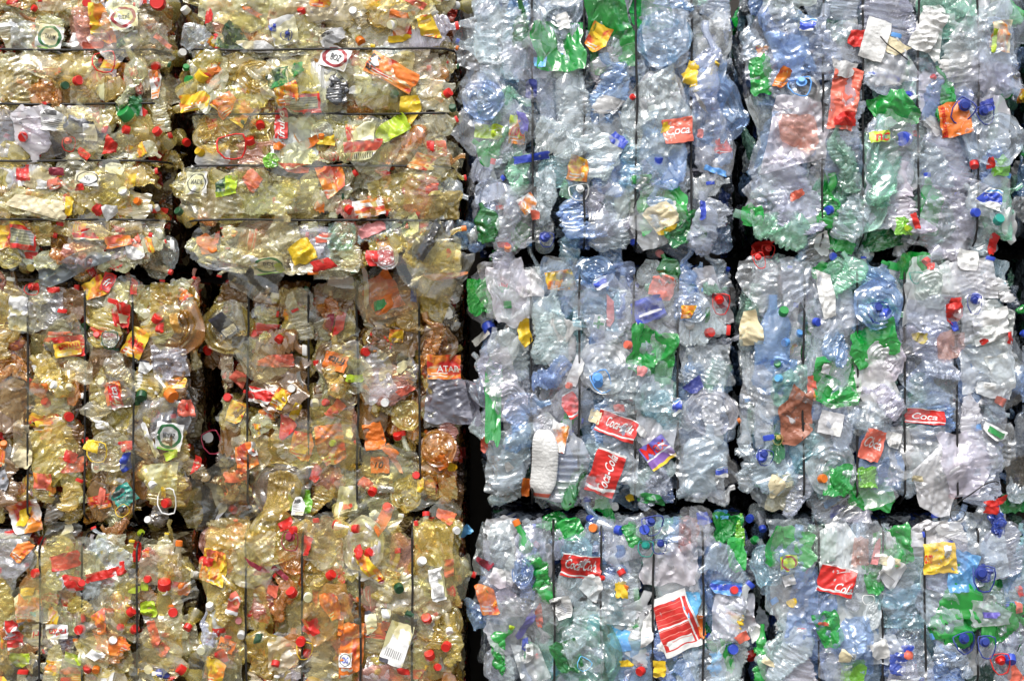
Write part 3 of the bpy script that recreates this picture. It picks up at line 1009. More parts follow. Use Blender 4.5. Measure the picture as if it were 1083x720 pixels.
HERO = """
# bale C1
f 516 36 74 74 0 clear
p 510 106 46 42 0 blue
b 553 22 22 62 5 dkgreen
q 590 50 60 58 0 green
c 610 69 7.9 green
s 595 22 13 20 15 white
s 573 68 17 12 0 sky
b 522 163 46 44 90 green
l 520 141 38 16 -3 lime d=plain
l 547 138 17 30 -4 lime d=fruit txt=10L ink=red box=.05,.95,.3,.6
s 553 128 10 26 10 purple
s 562 167 38 8 9 blue torn=.2 amp=.003
b 607 112 44 100 0 clear
l 612 178 22 28 -10 yellow d=fruit
l 632 42 22 30 -25 yellow d=fruit
f 700 42 58 62 0 clear
f 690 115 66 100 20 grey
b 745 70 44 92 0 clear lab=plain,yellow
f 752 150 50 84 0 clear
l 716 140 32 27 8 salmon d=plain txt=Coca ink=white box=.1,.9,.35,.7
s 703 135 10 14 0 yellow
s 652 149 22 14 -40 blue amp=.004
s 756 181 24 6 -18 lblue torn=.2
s 680 190 27 9 8 green
b 672 170 36 60 10 aqua
f 555 228 58 66 0 grey
l 560 216 22 20 30 white d=fruit
s 565 228 12 10 0 salmon
f 690 240 46 40 15 milk
s 697 230 38 28 25 cream
s 705 244 24 5 25 yellow
q 724 243 44 34 20 dkgreen
h 578 254 17 15.3 0 deepblue
c 576 252 9.5 blue
c 671 257 7.1 blue
h 612 204 23.8 17 10 white
b 740 240 34 70 0 clear
s 742 225 6 22 0 blue
b 516 235 30 44 20 dkgreen
b 505 255 22 28 -20 blue
c 537 264 7.9 orange
s 533 259 16 6 0 red
b 628 220 38 60 0 grey
f 640 245 40 40 0 clear
s 562 96 12 22 0 deepblue
s 740 143 7 10 0 pink
c 668 104 6.3 red
s 740 112 4 26 40 grey
# bale D1
f 818 44 66 86 0 clear
b 866 45 46 82 -4 clear
l 852 30 16 18 -10 white d=wave
f 835 55 40 60 20 blue
f 942 68 62 66 10 milk
s 944 52 34 16 -25 cream amp=.003
s 905 40 16 22 -20 red
s 924 43 26 44 -17 white torn=.03 amp=.002 name=paper_sheet note=blank_white_sheet_of_paper
f 985 38 34 60 -10 milk
s 979 34 26 44 -25 white torn=.2
f 1022 60 44 96 0 grey
f 1058 60 34 70 10 clear
l 1055 42 22 42 -8 cream d=fruit
s 1048 42 5 34 -8 lime
q 804 80 26 46 0 green
l 893 106 34 66 -6 salmon d=plain note=large_salmon_label_with_crumpled_top
s 893 76 34 18 -10 grey amp=.008
s 890 128 24 14 0 red
l 826 84 14 22 -20 orange d=fruit
h 845 92 27.2 22.1 0 lblue
f 834 145 78 84 0 milk
f 842 142 40 40 0 rose
f 820 205 70 62 10 clear
b 816 236 44 84 70 mint
q 795 228 24 26 0 green
s 841 208 16 10 20 salmon
c 878 222 9.5 blue
b 905 220 40 74 -8 clear
b 893 168 34 80 5 mint
q 945 118 48 44 20 green
b 930 170 44 100 5 mint
c 961 101 10.3 blue
c 958 147 15.8 blue
s 967 141 12 6 -20 red
s 950 140 26 16 20 dkgreen
l 928 146 22 12 6 lime d=plain txt=nc ink=red box=.25,.98,.1,.75
b 1000 102 28 66 12 green
c 988 83 6.3 red
l 1007 127 32 36 12 orange d=plain txt=Bicepis ink=red box=.03,.26,.02,.95 rot=90 sh=0 note=orange_label_with_red_lettering_down_its_side
h 1017 118 23.8 27.2 -35 deepblue
c 1020 113 10.3 blue
h 1042 122 22.1 20.4 20 deepblue
s 1040 115 20 16 15 blue
p 1050 148 66 58 0 clear
c 1030 172 9.5 red
s 1044 175 8 14 0 red
q 1060 176 22 24 0 lime
f 1000 225 74 84 -20 grey
f 985 180 40 60 10 clear
b 1045 212 40 56 60 clear
l 1043 210 28 22 -15 white d=wave
c 1030 225 9.5 blue
c 958 241 6.3 lime
q 957 240 24 20 0 lime
q 932 252 46 26 15 dkgreen
q 888 256 36 24 -10 green
s 966 233 8 20 20 red
c 1055 234 11.1 teal
s 1052 256 9 26 0 red
f 1068 240 20 40 0 milk
s 870 258 14 26 15 white
c 881 271 8.7 blue
s 810 262 18 16 0 red torn=.4
h 812 266 15.3 13.6 0 red
# bale C2
f 545 305 62 62 0 grey
f 560 300 30 30 0 milk
l 592 296 30 32 15 yellow d=fruit
b 582 345 42 88 0 clear
q 509 313 32 44 0 green
c 516 344 14.2 blue
s 508 357 22 8 40 white torn=.2
s 555 354 14 32 10 yellow
b 518 380 30 70 0 clear
p 628 288 44 36 0 blue
l 634 300 16 12 20 white d=wave
f 630 332 48 56 0 aqua
l 633 342 14 18 -5 white d=cross
s 645 330 8 40 0 pink amp=.003
c 697 268 8.7 pink
b 708 284 28 34 25 dkgreen
l 700 303 26 26 -18 salmon d=plain
s 690 326 46 24 18 blue amp=.009
s 689 330 30 3 18 white
q 689 372 54 56 -10 green
s 678 392 12 10 0 pink
b 733 300 32 80 0 blue
p 733 325 34 32 0 clear
l 727 330 16 14 0 yellow d=fruit
s 747 335 6 20 0 green
h 762 322 20.4 22.1 0 red
s 762 318 20 16 0 maroon
c 730 345 9.5 white
c 749 352 10.3 red
f 742 388 66 48 0 grey
s 735 407 28 14 35 deepblue
p 752 436 60 50 0 grey
b 748 492 56 80 0 clear
l 762 498 14 12 0 white d=wave
f 740 500 50 70 10 clear
b 655 400 50 80 70 clear
f 660 420 50 40 0 grey
l 652 450 44 24 -20 red d=cola txt=Coca-Cola ink=white box=.22,.9,.36,.78 sh=.5 note=red_label_with_slanted_white_script
s 629 440 12 14 -20 cream torn=.2
s 677 455 14 10 -30 white
l 640 499 32 48 -20 red d=cola txt=Coca-Cola ink=white box=.38,.72,.06,.94 rot=90 sh=.5 note=red_label_with_white_script_running_upward
f 660 480 44 60 0 grey
l 695 478 30 28 35 purple d=max txt=Max ink=red box=.05,.95,.5,.98 sh=0 note=purple_and_yellow_label_with_red_lettering
b 700 430 40 60 40 aqua
b 698 510 40 60 10 grey
h 636 404 22.1 23.8 25 lblue
c 632 402 10.3 lblue
c 666 365 8.7 salmon
s 655 431 14 8 0 pink
l 604 428 18 26 30 red d=cola
s 607 392 16 34 -20 white amp=.003
c 603 408 7.1 salmon
b 548 440 48 70 -30 blue
f 552 470 40 50 0 clear
q 522 425 20 100 0 green
b 602 488 54 96 0 clear
l 592 462 22 30 -15 white d=fruit
b 605 524 50 34 90 dkgreen
b 640 528 44 26 90 green
f 627 515 30 26 0 grey
s 690 526 30 12 -10 green
f 690 420 40 30 0 clear
l 715 430 10 20 0 white d=wave
s 538 492 10 10 30 white
f 533 505 40 50 0 grey
s 557 512 10 26 -10 orange
s 512 472 8 20 0 salmon
s 666 526 8 10 20 yellow
c 650 534 7.9 white
# bale D2
f 800 300 40 56 0 grey
h 803 276 13.6 17 20 red
b 818 372 48 110 0 blue
c 828 331 10.3 green
c 832 361 8.7 lblue
c 844 354 7.9 lblue
c 822 386 7.9 green
c 825 400 7.9 sky
s 792 350 22 44 10 cream amp=.01
f 838 305 34 60 0 clear
s 872 312 16 66 8 white amp=.01
p 886 290 26 38 0 mint
f 885 330 44 56 20 clear
b 880 365 32 50 45 blue
p 930 322 52 56 0 blue
h 928 331 23.8 22.1 5 deepblue
c 933 332 12.7 blue
b 905 292 44 50 0 mint
q 885 404 54 56 0 green
q 925 364 56 44 20 green
f 835 405 40 50 0 mint
l 857 410 10 26 0 salmon d=fruit
s 871 390 9 10 -15 white torn=.1
s 841 443 36 56 5 brown holes=1 amp=.009 name=perforated_plastic note=brown_perforated_plastic_piece
s 838 420 16 30 -20 brown amp=.008
s 877 447 24 24 -12 white torn=.08 amp=.002 name=paper_sheet
f 930 410 46 64 10 milk
b 935 420 30 50 60 grey
f 915 440 44 36 10 clear
l 921 470 24 34 -18 salmon d=plain txt=Coca ink=white box=.1,.9,.4,.75
l 943 462 18 22 -15 white d=bar
b 895 462 50 40 90 clear
c 862 340 8.7 blue
l 982 282 8 8 0 red d=plain
q 965 282 40 30 0 green
h 968 294 17 11.9 0 teal nocollar
c 981 275 8.7 red
p 985 305 40 44 0 milk
f 1030 292 70 52 0 milk
s 1025 275 40 20 -10 white amp=.009
h 1030 322 17 20.4 0 deepblue
c 1031 318 11.1 blue
f 985 345 60 60 0 clear
s 970 358 16 12 0 olive
f 1045 345 58 52 0 milk
s 1046 348 40 40 10 white amp=.01
s 1037 361 10 6 30 red
s 1066 358 8 14 0 red
f 1042 390 60 50 5 milk
s 1058 395 28 42 15 white amp=.008 torn=.3
l 1050 415 40 18 -10 white d=plain
s 1057 423 14 10 -30 salmon
f 980 400 60 60 0 clear
s 1007 322 14 14 0 red
s 1005 334 22 26 15 red amp=.01
s 1008 345 10 10 0 blue
f 1003 365 30 30 0 rose
f 970 480 60 60 0 grey
f 985 505 58 76 -12 milk
s 970 505 12 8 0 cream
f 1022 490 56 70 10 milk
l 977 440 42 16 -5 red d=cola txt=Coca ink=white box=.2,.8,.3,.7 note=red_arched_label_above_white_film
f 1055 470 40 44 10 grey
l 1050 457 28 14 -28 white d=plain
s 1051 457 20 7 -28 green torn=.2 amp=.003
q 886 508 32 36 0 green
c 868 506 9.5 orange
q 922 520 50 40 -10 green
q 918 505 24 24 0 lime
f 905 540 30 24 0 grey
h 809 484 18.7 17 0 deepblue
c 806 484 11.1 blue
s 820 512 18 24 10 cream amp=.006
f 826 520 34 40 0 cream
q 822 468 18 44 0 dkgreen
h 822 465 11.9 10.2 0 olive
b 855 480 44 60 0 aqua
b 850 520 44 50 20 clear
s 882 532 24 9 20 sky
s 888 540 22 8 25 deepblue
f 800 430 34 80 0 grey
b 790 480 26 80 0 grey
s 1050 530 24 8 15 red torn=.7
s 1046 538 16 8 0 red torn=.7
# bale C3
f 522 582 44 60 0 grey
b 565 592 26 96 22 green cap=orange
f 560 570 30 46 10 clear
p 553 605 24 34 0 blue
s 528 610 18 20 -10 white
l 515 633 20 32 15 orange d=fruit
s 512 595 18 10 -30 maroon
f 540 640 36 46 20 grey
b 530 686 30 52 -25 green
s 541 662 8 5 -20 lime
l 593 642 24 24 15 white d=print
s 558 658 8 38 -35 purple torn=.3
s 570 650 8 28 5 salmon
q 604 560 30 26 10 green
p 610 582 34 36 0 aqua
l 614 598 42 26 -8 red d=cola txt=Coca-Cola ink=white box=.1,.9,.35,.8 sh=.5 note=torn_red_label_with_white_script_above_a_clear_bottle
c 656 603 8.7 red
c 638 611 5.6 red
s 625 620 22 26 -20 white amp=.008
b 625 662 56 66 10 clear
f 655 640 44 70 0 clear
s 656 622 12 16 0 yellow torn=.8
c 652 560 10.3 blue
c 623 548 7.9 blue
c 628 558 9.5 orange
h 690 556 27.2 20.4 10 deepblue
c 682 560 11.1 blue
h 683 580 18.7 17 0 teal
h 697 578 17 15.3 0 deepblue
q 668 565 18 28 20 green
f 725 568 26 44 0 rose
f 708 595 56 44 0 milk
f 740 560 20 60 0 grey
s 685 662 13 44 -5 white
s 730 634 22 32 10 sky amp=.008
l 714 658 46 62 22 white d=rule amp=.003 note=large_red_panelled_label_with_white_rules
s 741 658 7 30 10 orange
b 768 588 50 56 90 clear
l 766 621 36 14 -8 lblue d=wave
c 776 624 8.7 red
f 770 652 56 48 0 milk
q 770 558 34 36 0 green
b 783 560 12 36 -5 lime
s 746 549 18 14 0 blue
s 765 546 16 10 0 sky
c 793 690 11.9 red
c 774 686 11.1 blue
s 784 672 20 10 20 salmon
q 770 692 12 40 10 green
c 679 708 9.5 red
s 697 703 14 22 0 yellow
b 725 705 30 30 80 blue
f 745 705 44 40 0 clear
q 600 694 30 40 20 dkgreen
h 617 702 17 13.6 -30 sky nocollar
f 615 690 44 50 0 grey
f 560 700 46 40 0 milk
s 555 680 7 16 0 blue
l 560 690 8 20 0 white d=print
s 662 700 14 8 0 yellow
# bale D3
q 836 580 56 48 -15 green
p 812 598 38 46 20 aqua
c 797 572 8.7 green
c 794 547 8.7 blue
c 806 557 7.9 blue
l 833 594 18 18 0 lime d=ringr
s 833 612 12 12 20 white torn=.1
f 850 640 60 80 0 blue
b 845 690 56 70 5 clear
s 836 636 10 10 0 yellow
q 870 575 30 44 0 mint
f 890 578 50 56 0 milk
f 908 582 24 30 0 rose
l 883 612 38 30 -14 red d=cola txt=Cola ink=white box=.5,.95,.12,.45 sh=.5 note=bright_red_label_sagging_at_one_corner
b 905 625 20 40 -15 grey
q 924 612 22 34 10 green
q 945 578 46 44 15 green
s 938 592 40 10 -15 cream
l 940 604 24 30 -35 white d=bar
s 925 585 8 34 -20 pink
l 992 589 34 32 3 yellow d=plain txt=om ink=red box=.0,.25,.35,.65 sh=0 note=yellow_label_with_red_lettering_at_its_edge
l 999 582 8 14 0 white d=bar
f 950 648 50 56 10 aqua
f 990 640 40 60 20 clear
p 923 650 20 36 -12 milk
h 918 634 13.6 10.2 0 white nocollar
f 932 686 40 32 0 milk
s 930 685 24 20 20 white amp=.008
f 1015 608 30 54 -15 sky
f 1048 580 50 90 15 clear
h 1040 612 25.5 27.2 0 deepblue
b 1040 606 22 20 0 deep
f 1045 648 44 28 -5 milk
s 1045 648 22 6 0 purple
h 1020 680 25.5 22.1 20 deepblue
q 1020 682 18 16 0 deep
h 1043 684 20.4 23.8 0 deepblue
h 1058 702 22.1 22.1 15 red
s 1072 712 18 24 30 salmon
c 1068 694 11.9 blue
s 1076 642 8 14 0 salmon
s 1079 625 8 12 20 red
q 877 665 28 42 20 green
s 868 657 14 4 -5 salmon
q 902 708 28 30 0 lime
f 900 680 44 60 0 blue
s 890 690 12 14 0 cream
b 806 690 18 64 -5 green
s 799 668 14 28 15 white
s 812 698 14 8 -30 cream
f 960 700 50 50 0 clear
s 958 690 10 10 0 salmon
b 1000 690 44 60 0 clear
f 985 570 44 40 0 milk
h 1012 545 17 11.9 0 black nocollar
b 1055 550 20 36 10 deep
q 950 702 20 26 0 deep
# bale A1
c 92 4 9.5 red
t 168 4 16 red
l 110 26 24 42 5 yellow d=fruit
f 95 25 30 50 10 rose
l 133 20 28 26 10 white d=ringr txt=SUZME ink=black box=.32,.72,.4,.6 sh=0
f 150 30 40 26 0 pearl
f 145 44 52 30 10 grey
l 136 46 32 12 25 grey d=leaf
s 170 42 22 6 -35 salmon
h 110 66 27.2 22.1 5 red nocollar
s 100 50 24 10 0 salmon
f 30 35 34 36 0 grey
l 53 40 26 26 -12 white d=ringg txt=TARIM ink=black box=.3,.74,.42,.62 sh=0
b 135 84 36 70 0 pearl
q 136 112 30 26 0 dkgreen
t 136 124 16 green
c 81 52 10.3 white
c 192 57 8.7 white
c 81 86 10.3 red
c 166 70 9.5 red
c 136 138 9.5 red
c 168 141 9.5 red
c 25 144 10.3 red
h 73 153 15.3 15.3 0 red
s 90 163 26 7 -40 red
c 68 91 8.7 dkgreen
b 45 92 30 50 80 amber
f 20 85 36 50 20 pearl
f 45 68 44 26 -15 pearl
f 105 122 56 28 -20 pearl
f 40 140 30 30 0 grey
l 60 127 26 26 -5 white d=print
s 85 138 30 24 -20 steel
l 95 140 18 20 0 white d=split
s 116 155 18 26 -10 red
f 130 150 24 24 0 pearl
b 165 115 20 54 8 pearl
l 165 90 14 30 10 white d=fruit
f 180 95 18 30 0 pearl
f 35 216 76 30 -8 cream
s 35 218 70 20 -8 cream amp=.007
c 132 205 10.3 white
c 147 214 7.9 orange
l 95 190 26 16 -3 white d=ringk txt=NU ink=black box=.4,.65,.35,.65 sh=0
s 88 199 14 7 0 red
s 120 178 26 12 -15 white
l 45 196 16 8 0 white d=bar
s 165 222 14 8 0 red
c 166 222 7.9 white
s 60 182 20 8 0 maroon
s 107 222 16 12 20 red
s 120 224 18 16 20 white
s 76 218 10 20 0 yellow
l 3 255 18 34 0 yellow d=fruit
l 25 250 30 28 -8 red d=grey
c 32 283 7.9 olive
f 70 284 96 20 22 steel
f 110 270 80 16 20 grey
f 150 240 64 12 8 pearl
l 92 248 28 12 -3 red d=band
p 180 266 20 36 0 grey
l 128 255 30 12 10 salmon d=fruit
s 145 268 24 14 0 milk
c 38 10 7.1 red
# bale B1
f 250 14 110 32 0 cream
f 330 10 120 30 5 cream
f 430 14 90 34 0 straw
s 440 6 30 8 -20 salmon
c 198 13 9.5 white
c 484 6 8.7 white
c 320 14 8.7 red
c 374 13 8.7 white
c 416 26 9.5 white
c 380 42 9.5 orange
s 433 33 8 14 0 red
s 222 17 8 20 -10 red
s 265 12 26 5 -30 orange
l 340 4 22 12 0 yellow d=fruit
s 425 18 24 10 -5 orange
l 455 30 22 26 15 yellow d=fruit
s 420 41 30 7 5 yellow
f 300 42 90 34 3 pearl
l 247 42 28 30 -32 dkgreen d=leaf
l 301 33 28 28 12 white d=plain txt=4 ink=blue box=.45,.7,.1,.5
h 303 38 13.6 10.2 0 deepblue
s 288 30 10 8 0 blue
s 270 50 40 12 0 white amp=.004
f 355 42 36 26 0 pearl
l 352 40 26 16 15 grey d=print
l 355 62 30 24 -20 white d=ringr txt=BOZ ink=black box=.35,.72,.35,.65 sh=0
f 385 72 50 26 -10 pearl
p 270 80 40 34 0 olive
f 300 86 80 42 15 pearl
l 303 82 40 20 14 green d=leaf
l 302 84 8 20 14 white d=plain
l 322 110 36 22 4 red d=grey
l 305 100 24 26 10 yellow d=fruit
b 356 92 26 40 0 dark
l 415 78 54 24 -28 orange d=fruit txt=Lila ink=black box=.02,.2,.1,.9 rot=-90 note=slanted_orange_label_with_dark_lettering
s 395 66 12 12 0 white
s 378 97 16 10 -10 white
s 392 96 16 9 10 white
c 416 101 8.7 dkgreen
c 472 100 9.5 red
c 479 116 7.9 dkgreen
t 212 83 14 yellow
c 202 85 9.5 green
c 197 73 7.1 green
l 245 116 42 24 -30 yellow d=fruit
l 210 108 38 18 10 yellow d=fruit
l 240 112 24 22 35 orange d=fruit
l 432 118 28 30 10 yellow d=plain
l 415 137 36 20 30 lime d=plain
l 462 158 20 17 5 red d=plain txt=Fiz ink=white box=.15,.85,.3,.7
l 385 160 40 20 5 red d=bar
l 388 140 30 20 0 white d=plain
l 298 132 14 30 0 red d=plain txt=fruko ink=white box=.25,.75,.05,.95 rot=90
c 275 131 9.5 red
c 196 150 8.7 red
h 245 156 34 25.5 10 red nocollar
c 265 152 10.3 red
c 213 162 9.5 yellow
s 330 152 16 12 20 orange
s 345 150 18 14 0 yellow
s 296 155 14 8 0 orange
p 225 145 40 36 0 straw
p 340 140 24 24 0 milk
c 340 146 6.3 orange
f 210 195 34 34 0 pearl
l 209 194 24 24 0 white d=ringk txt=MADE ink=black box=.25,.75,.45,.65 sh=0
l 241 199 22 24 0 lime d=leaf
s 268 190 18 26 -30 salmon
s 313 178 38 12 5 salmon
s 300 184 40 4 -8 black
p 286 170 18 16 0 lime
f 307 206 66 40 10 pearl
l 350 193 30 34 10 salmon d=fruit
f 215 218 50 36 -15 pearl
f 240 215 40 40 0 pearl
c 191 225 8.7 dkgreen
c 203 233 7.9 yellow
f 262 262 56 40 -10 pearl
f 300 250 44 44 0 pearl
l 284 281 34 17 5 white d=ringg txt=BEY ink=black box=.35,.7,.35,.7 sh=0
s 296 283 10 10 20 lime
s 217 258 20 22 20 orange
s 228 252 6 22 0 salmon
s 318 266 32 26 20 yellow
q 360 250 30 30 0 mint
l 402 275 30 20 0 red d=plain
s 392 243 32 12 22 pink
l 395 220 40 18 10 white d=fruit
c 368 221 9.5 red
f 440 172 60 30 -10 cream
l 445 172 30 18 -15 cream d=fruit
f 410 205 70 36 15 olive
f 468 218 38 30 0 olive
f 452 260 70 28 55 steel
f 455 255 50 20 50 dark
l 434 238 22 20 25 white d=leaf
f 470 275 34 34 0 cream
s 472 292 44 7 5 orange
s 345 280 28 14 20 red
s 460 205 20 4 10 straw
s 475 268 5 10 0 red
f 350 285 60 20 0 pearl
# bale A2
s 21 332 20 36 -5 white torn=.2
f 45 325 50 50 0 grey
h 34 306 18.7 11.9 0 red
s 34 303 16 8 0 red
s 58 306 14 8 0 red
l 103 308 26 26 25 yellow d=fruit
l 116 299 12 20 -20 red d=ringr txt=fr ink=white box=.2,.8,.3,.7
s 142 303 10 18 0 red
f 125 318 26 40 0 pearl
l 72 367 36 24 10 red d=plain
l 73 369 28 15 10 yellow d=fruit txt=KEVANA ink=red box=.2,.98,.5,.85 sh=0 note=red_and_yellow_label_with_red_lettering
c 91 345 9.5 dkgreen
h 116 360 18.7 18.7 0 dkgreen nocollar
p 117 358 20 20 0 grey
c 103 355 7.1 red
f 80 388 40 34 0 pearl
b 52 395 34 60 40 straw
c 60 408 9.5 white
c 73 408 7.9 cream
s 42 413 24 16 0 orange
c 50 427 9.5 red
b 120 392 36 46 0 pearl
c 109 405 8.7 white
l 122 417 18 28 12 orange d=plain
l 124 419 12 24 10 red d=plain txt=frita ink=white box=.2,.8,.05,.95 rot=90
l 145 363 22 32 -25 yellow d=fruit txt=fruz ink=red box=.1,.9,.4,.7
s 131 333 22 26 -15 red
s 133 337 10 12 0 cream
q 153 322 26 30 40 cream
c 165 339 11.1 red
s 170 345 10 14 0 red
f 175 330 30 60 0 olive
s 187 340 8 26 15 amber
l 155 388 14 14 -10 white d=split
f 180 380 36 40 10 grey
c 150 416 11.9 dkgreen
c 145 427 7.9 dkgreen
t 179 416 14 orange
l 199 431 18 18 -5 salmon d=plain
b 206 375 14 36 0 pearl
f 170 445 60 50 -10 grey
l 180 461 28 30 -10 white d=ringg txt=BEYAZ ink=black box=.28,.74,.45,.62 sh=0 note=white_label_with_dark_green_ring
s 181 480 16 10 25 lime
s 160 465 6 40 25 white torn=.2
c 72 440 10.3 red
s 28 482 18 28 -10 cream
f 22 470 24 50 0 pearl
c 4 471 7.9 orange
s 5 505 12 26 20 steel
f 55 480 40 50 0 straw
h 103 478 23.8 22.1 0 yellow nocollar
s 101 472 20 14 -20 yellow
s 136 470 16 12 20 red
s 80 493 26 18 10 salmon
s 74 483 16 14 -30 red
l 47 510 20 26 0 salmon d=fruit
s 134 490 10 26 -5 blue
s 127 509 9 9 -20 white
l 132 523 28 22 30 teal d=print
h 130 540 17 11.9 40 yellow nocollar
c 129 539 6.3 black
s 108 522 7 22 -10 salmon
h 177 530 22.9 27.2 5 white nocollar
c 178 531 10.3 red
s 175 518 5 14 0 yellow
c 161 511 9.5 white
f 170 500 36 40 0 cream
c 158 550 7.9 white
l 25 546 34 34 8 white d=fruit
s 26 546 10 32 -10 yellow
f 196 540 24 44 0 straw
s 206 492 8 22 -10 red
b 120 548 24 30 10 pearl
# bale B2
f 410 312 60 46 20 amber
s 400 314 46 38 25 orange amp=.008
s 404 322 22 10 20 green
f 462 310 40 60 -15 olive
s 438 312 6 26 0 blue
s 388 305 5 40 0 white torn=.7
s 362 300 30 12 0 milk
f 318 325 30 40 15 grey
b 316 335 26 56 15 pearl
s 312 328 9 4 20 red
l 240 344 20 28 35 black d=split
f 245 335 36 34 0 grey
s 255 365 18 20 0 black
c 219 369 10.3 red
c 270 355 9.5 red
c 297 357 9.5 red
c 385 372 9.5 red
c 242 421 9.5 red
c 421 463 9.5 red
c 308 411 8.7 white
c 333 425 10.3 white
c 408 425 9.5 white
c 356 411 8.7 orange
c 346 426 7.9 red
b 350 330 28 50 10 amber
s 360 340 10 44 -10 red
s 350 340 8 24 -10 maroon
b 357 385 36 70 0 straw
l 356 382 25 19 -15 orange d=plain txt=frita ink=black box=.15,.9,.35,.75 rot=180
l 290 382 44 14 3 salmon d=plain
l 278 416 30 22 -8 red d=band
s 253 402 20 18 -30 salmon
l 250 436 20 24 -15 yellow d=fruit
l 300 418 16 30 -30 yellow d=fruit
s 303 452 20 26 -20 red
s 312 436 10 24 -30 yellow
l 320 471 24 30 -15 red d=fruit
s 319 473 14 12 -10 yellow
s 358 430 30 12 45 salmon
l 350 470 30 44 10 orange d=fruit
f 345 490 30 50 0 rose
l 470 388 36 26 0 red d=fruit txt=ATAR ink=white box=.3,.95,.3,.55 sh=0
b 455 360 36 60 10 amber
b 430 345 30 36 20 olive
l 422 355 20 14 0 yellow d=fruit
f 395 395 40 60 20 grey
s 375 400 20 8 0 lime
s 425 388 10 14 0 white
s 430 412 24 8 30 salmon
f 474 424 82 50 -8 steel name=film note=grey_film_sticking_out_towards_the_neighbouring_stack
f 474 420 60 40 -5 steel name=film
s 398 463 26 34 10 orange amp=.009 note=bright_orange_torn_plastic_scrap
s 412 475 22 10 -40 orange
s 420 490 6 24 35 pink
l 402 491 20 18 0 orange d=plain txt=10 ink=black box=.2,.7,.3,.7
l 366 530 24 34 5 white d=bar
s 368 535 16 6 5 red
b 345 525 36 40 10 straw
q 318 530 26 28 0 lime
l 319 532 12 18 0 white d=print
f 300 520 40 50 0 olive
s 250 505 26 18 10 salmon
f 265 480 44 40 0 pearl
l 262 487 24 36 20 orange d=fruit
l 268 474 10 16 10 white d=bar
c 245 537 9.5 red
s 230 525 12 50 20 steel amp=.008
h 224 468 22.1 25.5 20 maroon nocollar
t 218 463 13 grey
s 468 488 14 18 20 orange
s 479 494 10 12 10 yellow
p 430 522 34 42 0 straw
c 395 518 9.5 red
c 411 537 10.3 red
c 440 503 8.7 red
c 398 545 8.7 white
s 445 515 7 18 0 yellow
f 460 490 30 50 0 amber
s 385 510 20 12 -30 salmon
s 335 500 10 20 -20 red
c 353 468 7.1 lime
# bale A3
f 12 585 44 54 0 grey
l 26 582 18 24 -35 orange d=fruit
s 66 562 10 10 20 white
c 45 571 10.3 red
p 62 578 32 26 10 pearl
s 66 593 40 18 12 red amp=.008
c 40 605 9.5 red
p 60 612 26 24 0 milk
s 80 614 16 22 20 red
c 86 617 7.9 red
s 113 606 44 9 15 red torn=.25 note=long_red_plastic_strip
f 110 600 60 60 0 grey
l 53 631 20 13 -15 red d=band
l 28 640 34 34 2 white d=fruit
s 26 640 12 26 0 orange
s 35 648 10 5 0 sky
s 30 625 26 8 5 yellow
l 17 672 18 36 3 red d=band
l 40 669 11 20 -3 white d=plain txt=fri ink=red box=.1,.9,.25,.6 rot=180 sh=0
l 62 667 24 16 2 white d=plain txt=raiko ink=red box=.1,.9,.25,.7 rot=180 sh=0 note=white_label_with_upturned_red_lettering
s 18 698 28 16 0 lime amp=.007
s 79 695 20 14 0 lime
c 86 665 10.3 red
c 137 648 9.5 red
c 141 666 9.5 red
c 129 663 7.1 red
c 183 647 10.3 red
c 194 709 11.1 red
c 93 708 9.5 red
c 102 706 7.9 orange
b 80 640 34 50 10 straw
f 130 650 50 60 0 pearl
f 163 594 30 64 -8 pearl
f 185 610 34 50 0 straw
t 174 621 14 red
c 176 625 7.9 white
s 193 622 14 14 0 orange
c 157 612 7.9 red
s 143 624 12 10 0 lime
s 153 619 8 10 0 lime
s 158 643 18 16 -10 lime
s 164 670 12 30 15 salmon
s 172 687 20 14 -20 salmon
c 157 707 9.5 white
c 119 677 8.7 white
c 207 607 7.9 white
c 214 689 9.5 white
f 100 685 34 40 10 cream
s 103 690 24 10 -20 white
l 107 655 14 30 5 salmon d=fruit
f 190 670 36 50 20 pearl
s 75 708 26 8 0 salmon
c 200 661 8.7 red
s 145 585 8 26 0 red
s 172 710 16 10 0 deepblue
s 155 709 34 3 5 yellow
b 120 570 40 30 80 amber
c 148 564 7.1 lime
# bale B3
f 275 590 56 58 0 pearl
f 240 565 50 34 0 straw
p 385 578 46 70 0 milk
f 385 578 38 60 5 pearl
f 455 572 66 56 0 straw
f 345 580 36 70 8 pearl
h 307 572 20.4 20.4 0 maroon
s 325 574 10 26 -15 red
s 302 553 14 12 20 red
c 312 560 8.7 red
c 357 553 10.3 red
c 374 559 9.5 red
c 389 585 10.3 red
c 348 609 10.3 red
c 310 628 11.1 red
c 319 677 10.3 red
c 323 690 9.5 red
s 272 597 34 5 -30 maroon
s 295 603 26 5 -40 maroon
c 445 594 9.5 white
c 326 630 9.5 white
c 256 669 8.7 white
c 214 685 9.5 white
c 207 608 7.9 white
c 223 642 8.7 white
c 421 620 10.3 dkgreen
l 391 598 14 40 35 yellow d=fruit
s 381 582 10 14 30 red
s 405 612 8 8 0 red
f 425 640 50 40 0 pearl
l 372 690 24 64 -3 orange d=fruit note=tall_orange_label
s 361 660 6 30 0 orange
l 366 696 14 15 0 white d=ringk txt=OS ink=blue box=.25,.75,.3,.7 sh=0
s 378 656 10 6 0 black
l 421 676 26 52 -18 white d=split torn=.05 amp=.002 name=carton note=white_carton_scrap_with_barcode
f 430 690 30 30 0 pearl
l 463 616 15 36 8 white d=plain torn=.1
f 460 625 30 60 5 pearl
l 462 615 14 30 8 white d=bar torn=.1
l 393 658 12 26 8 white d=split
l 409 648 10 16 5 white d=split
s 408 662 10 12 -20 salmon
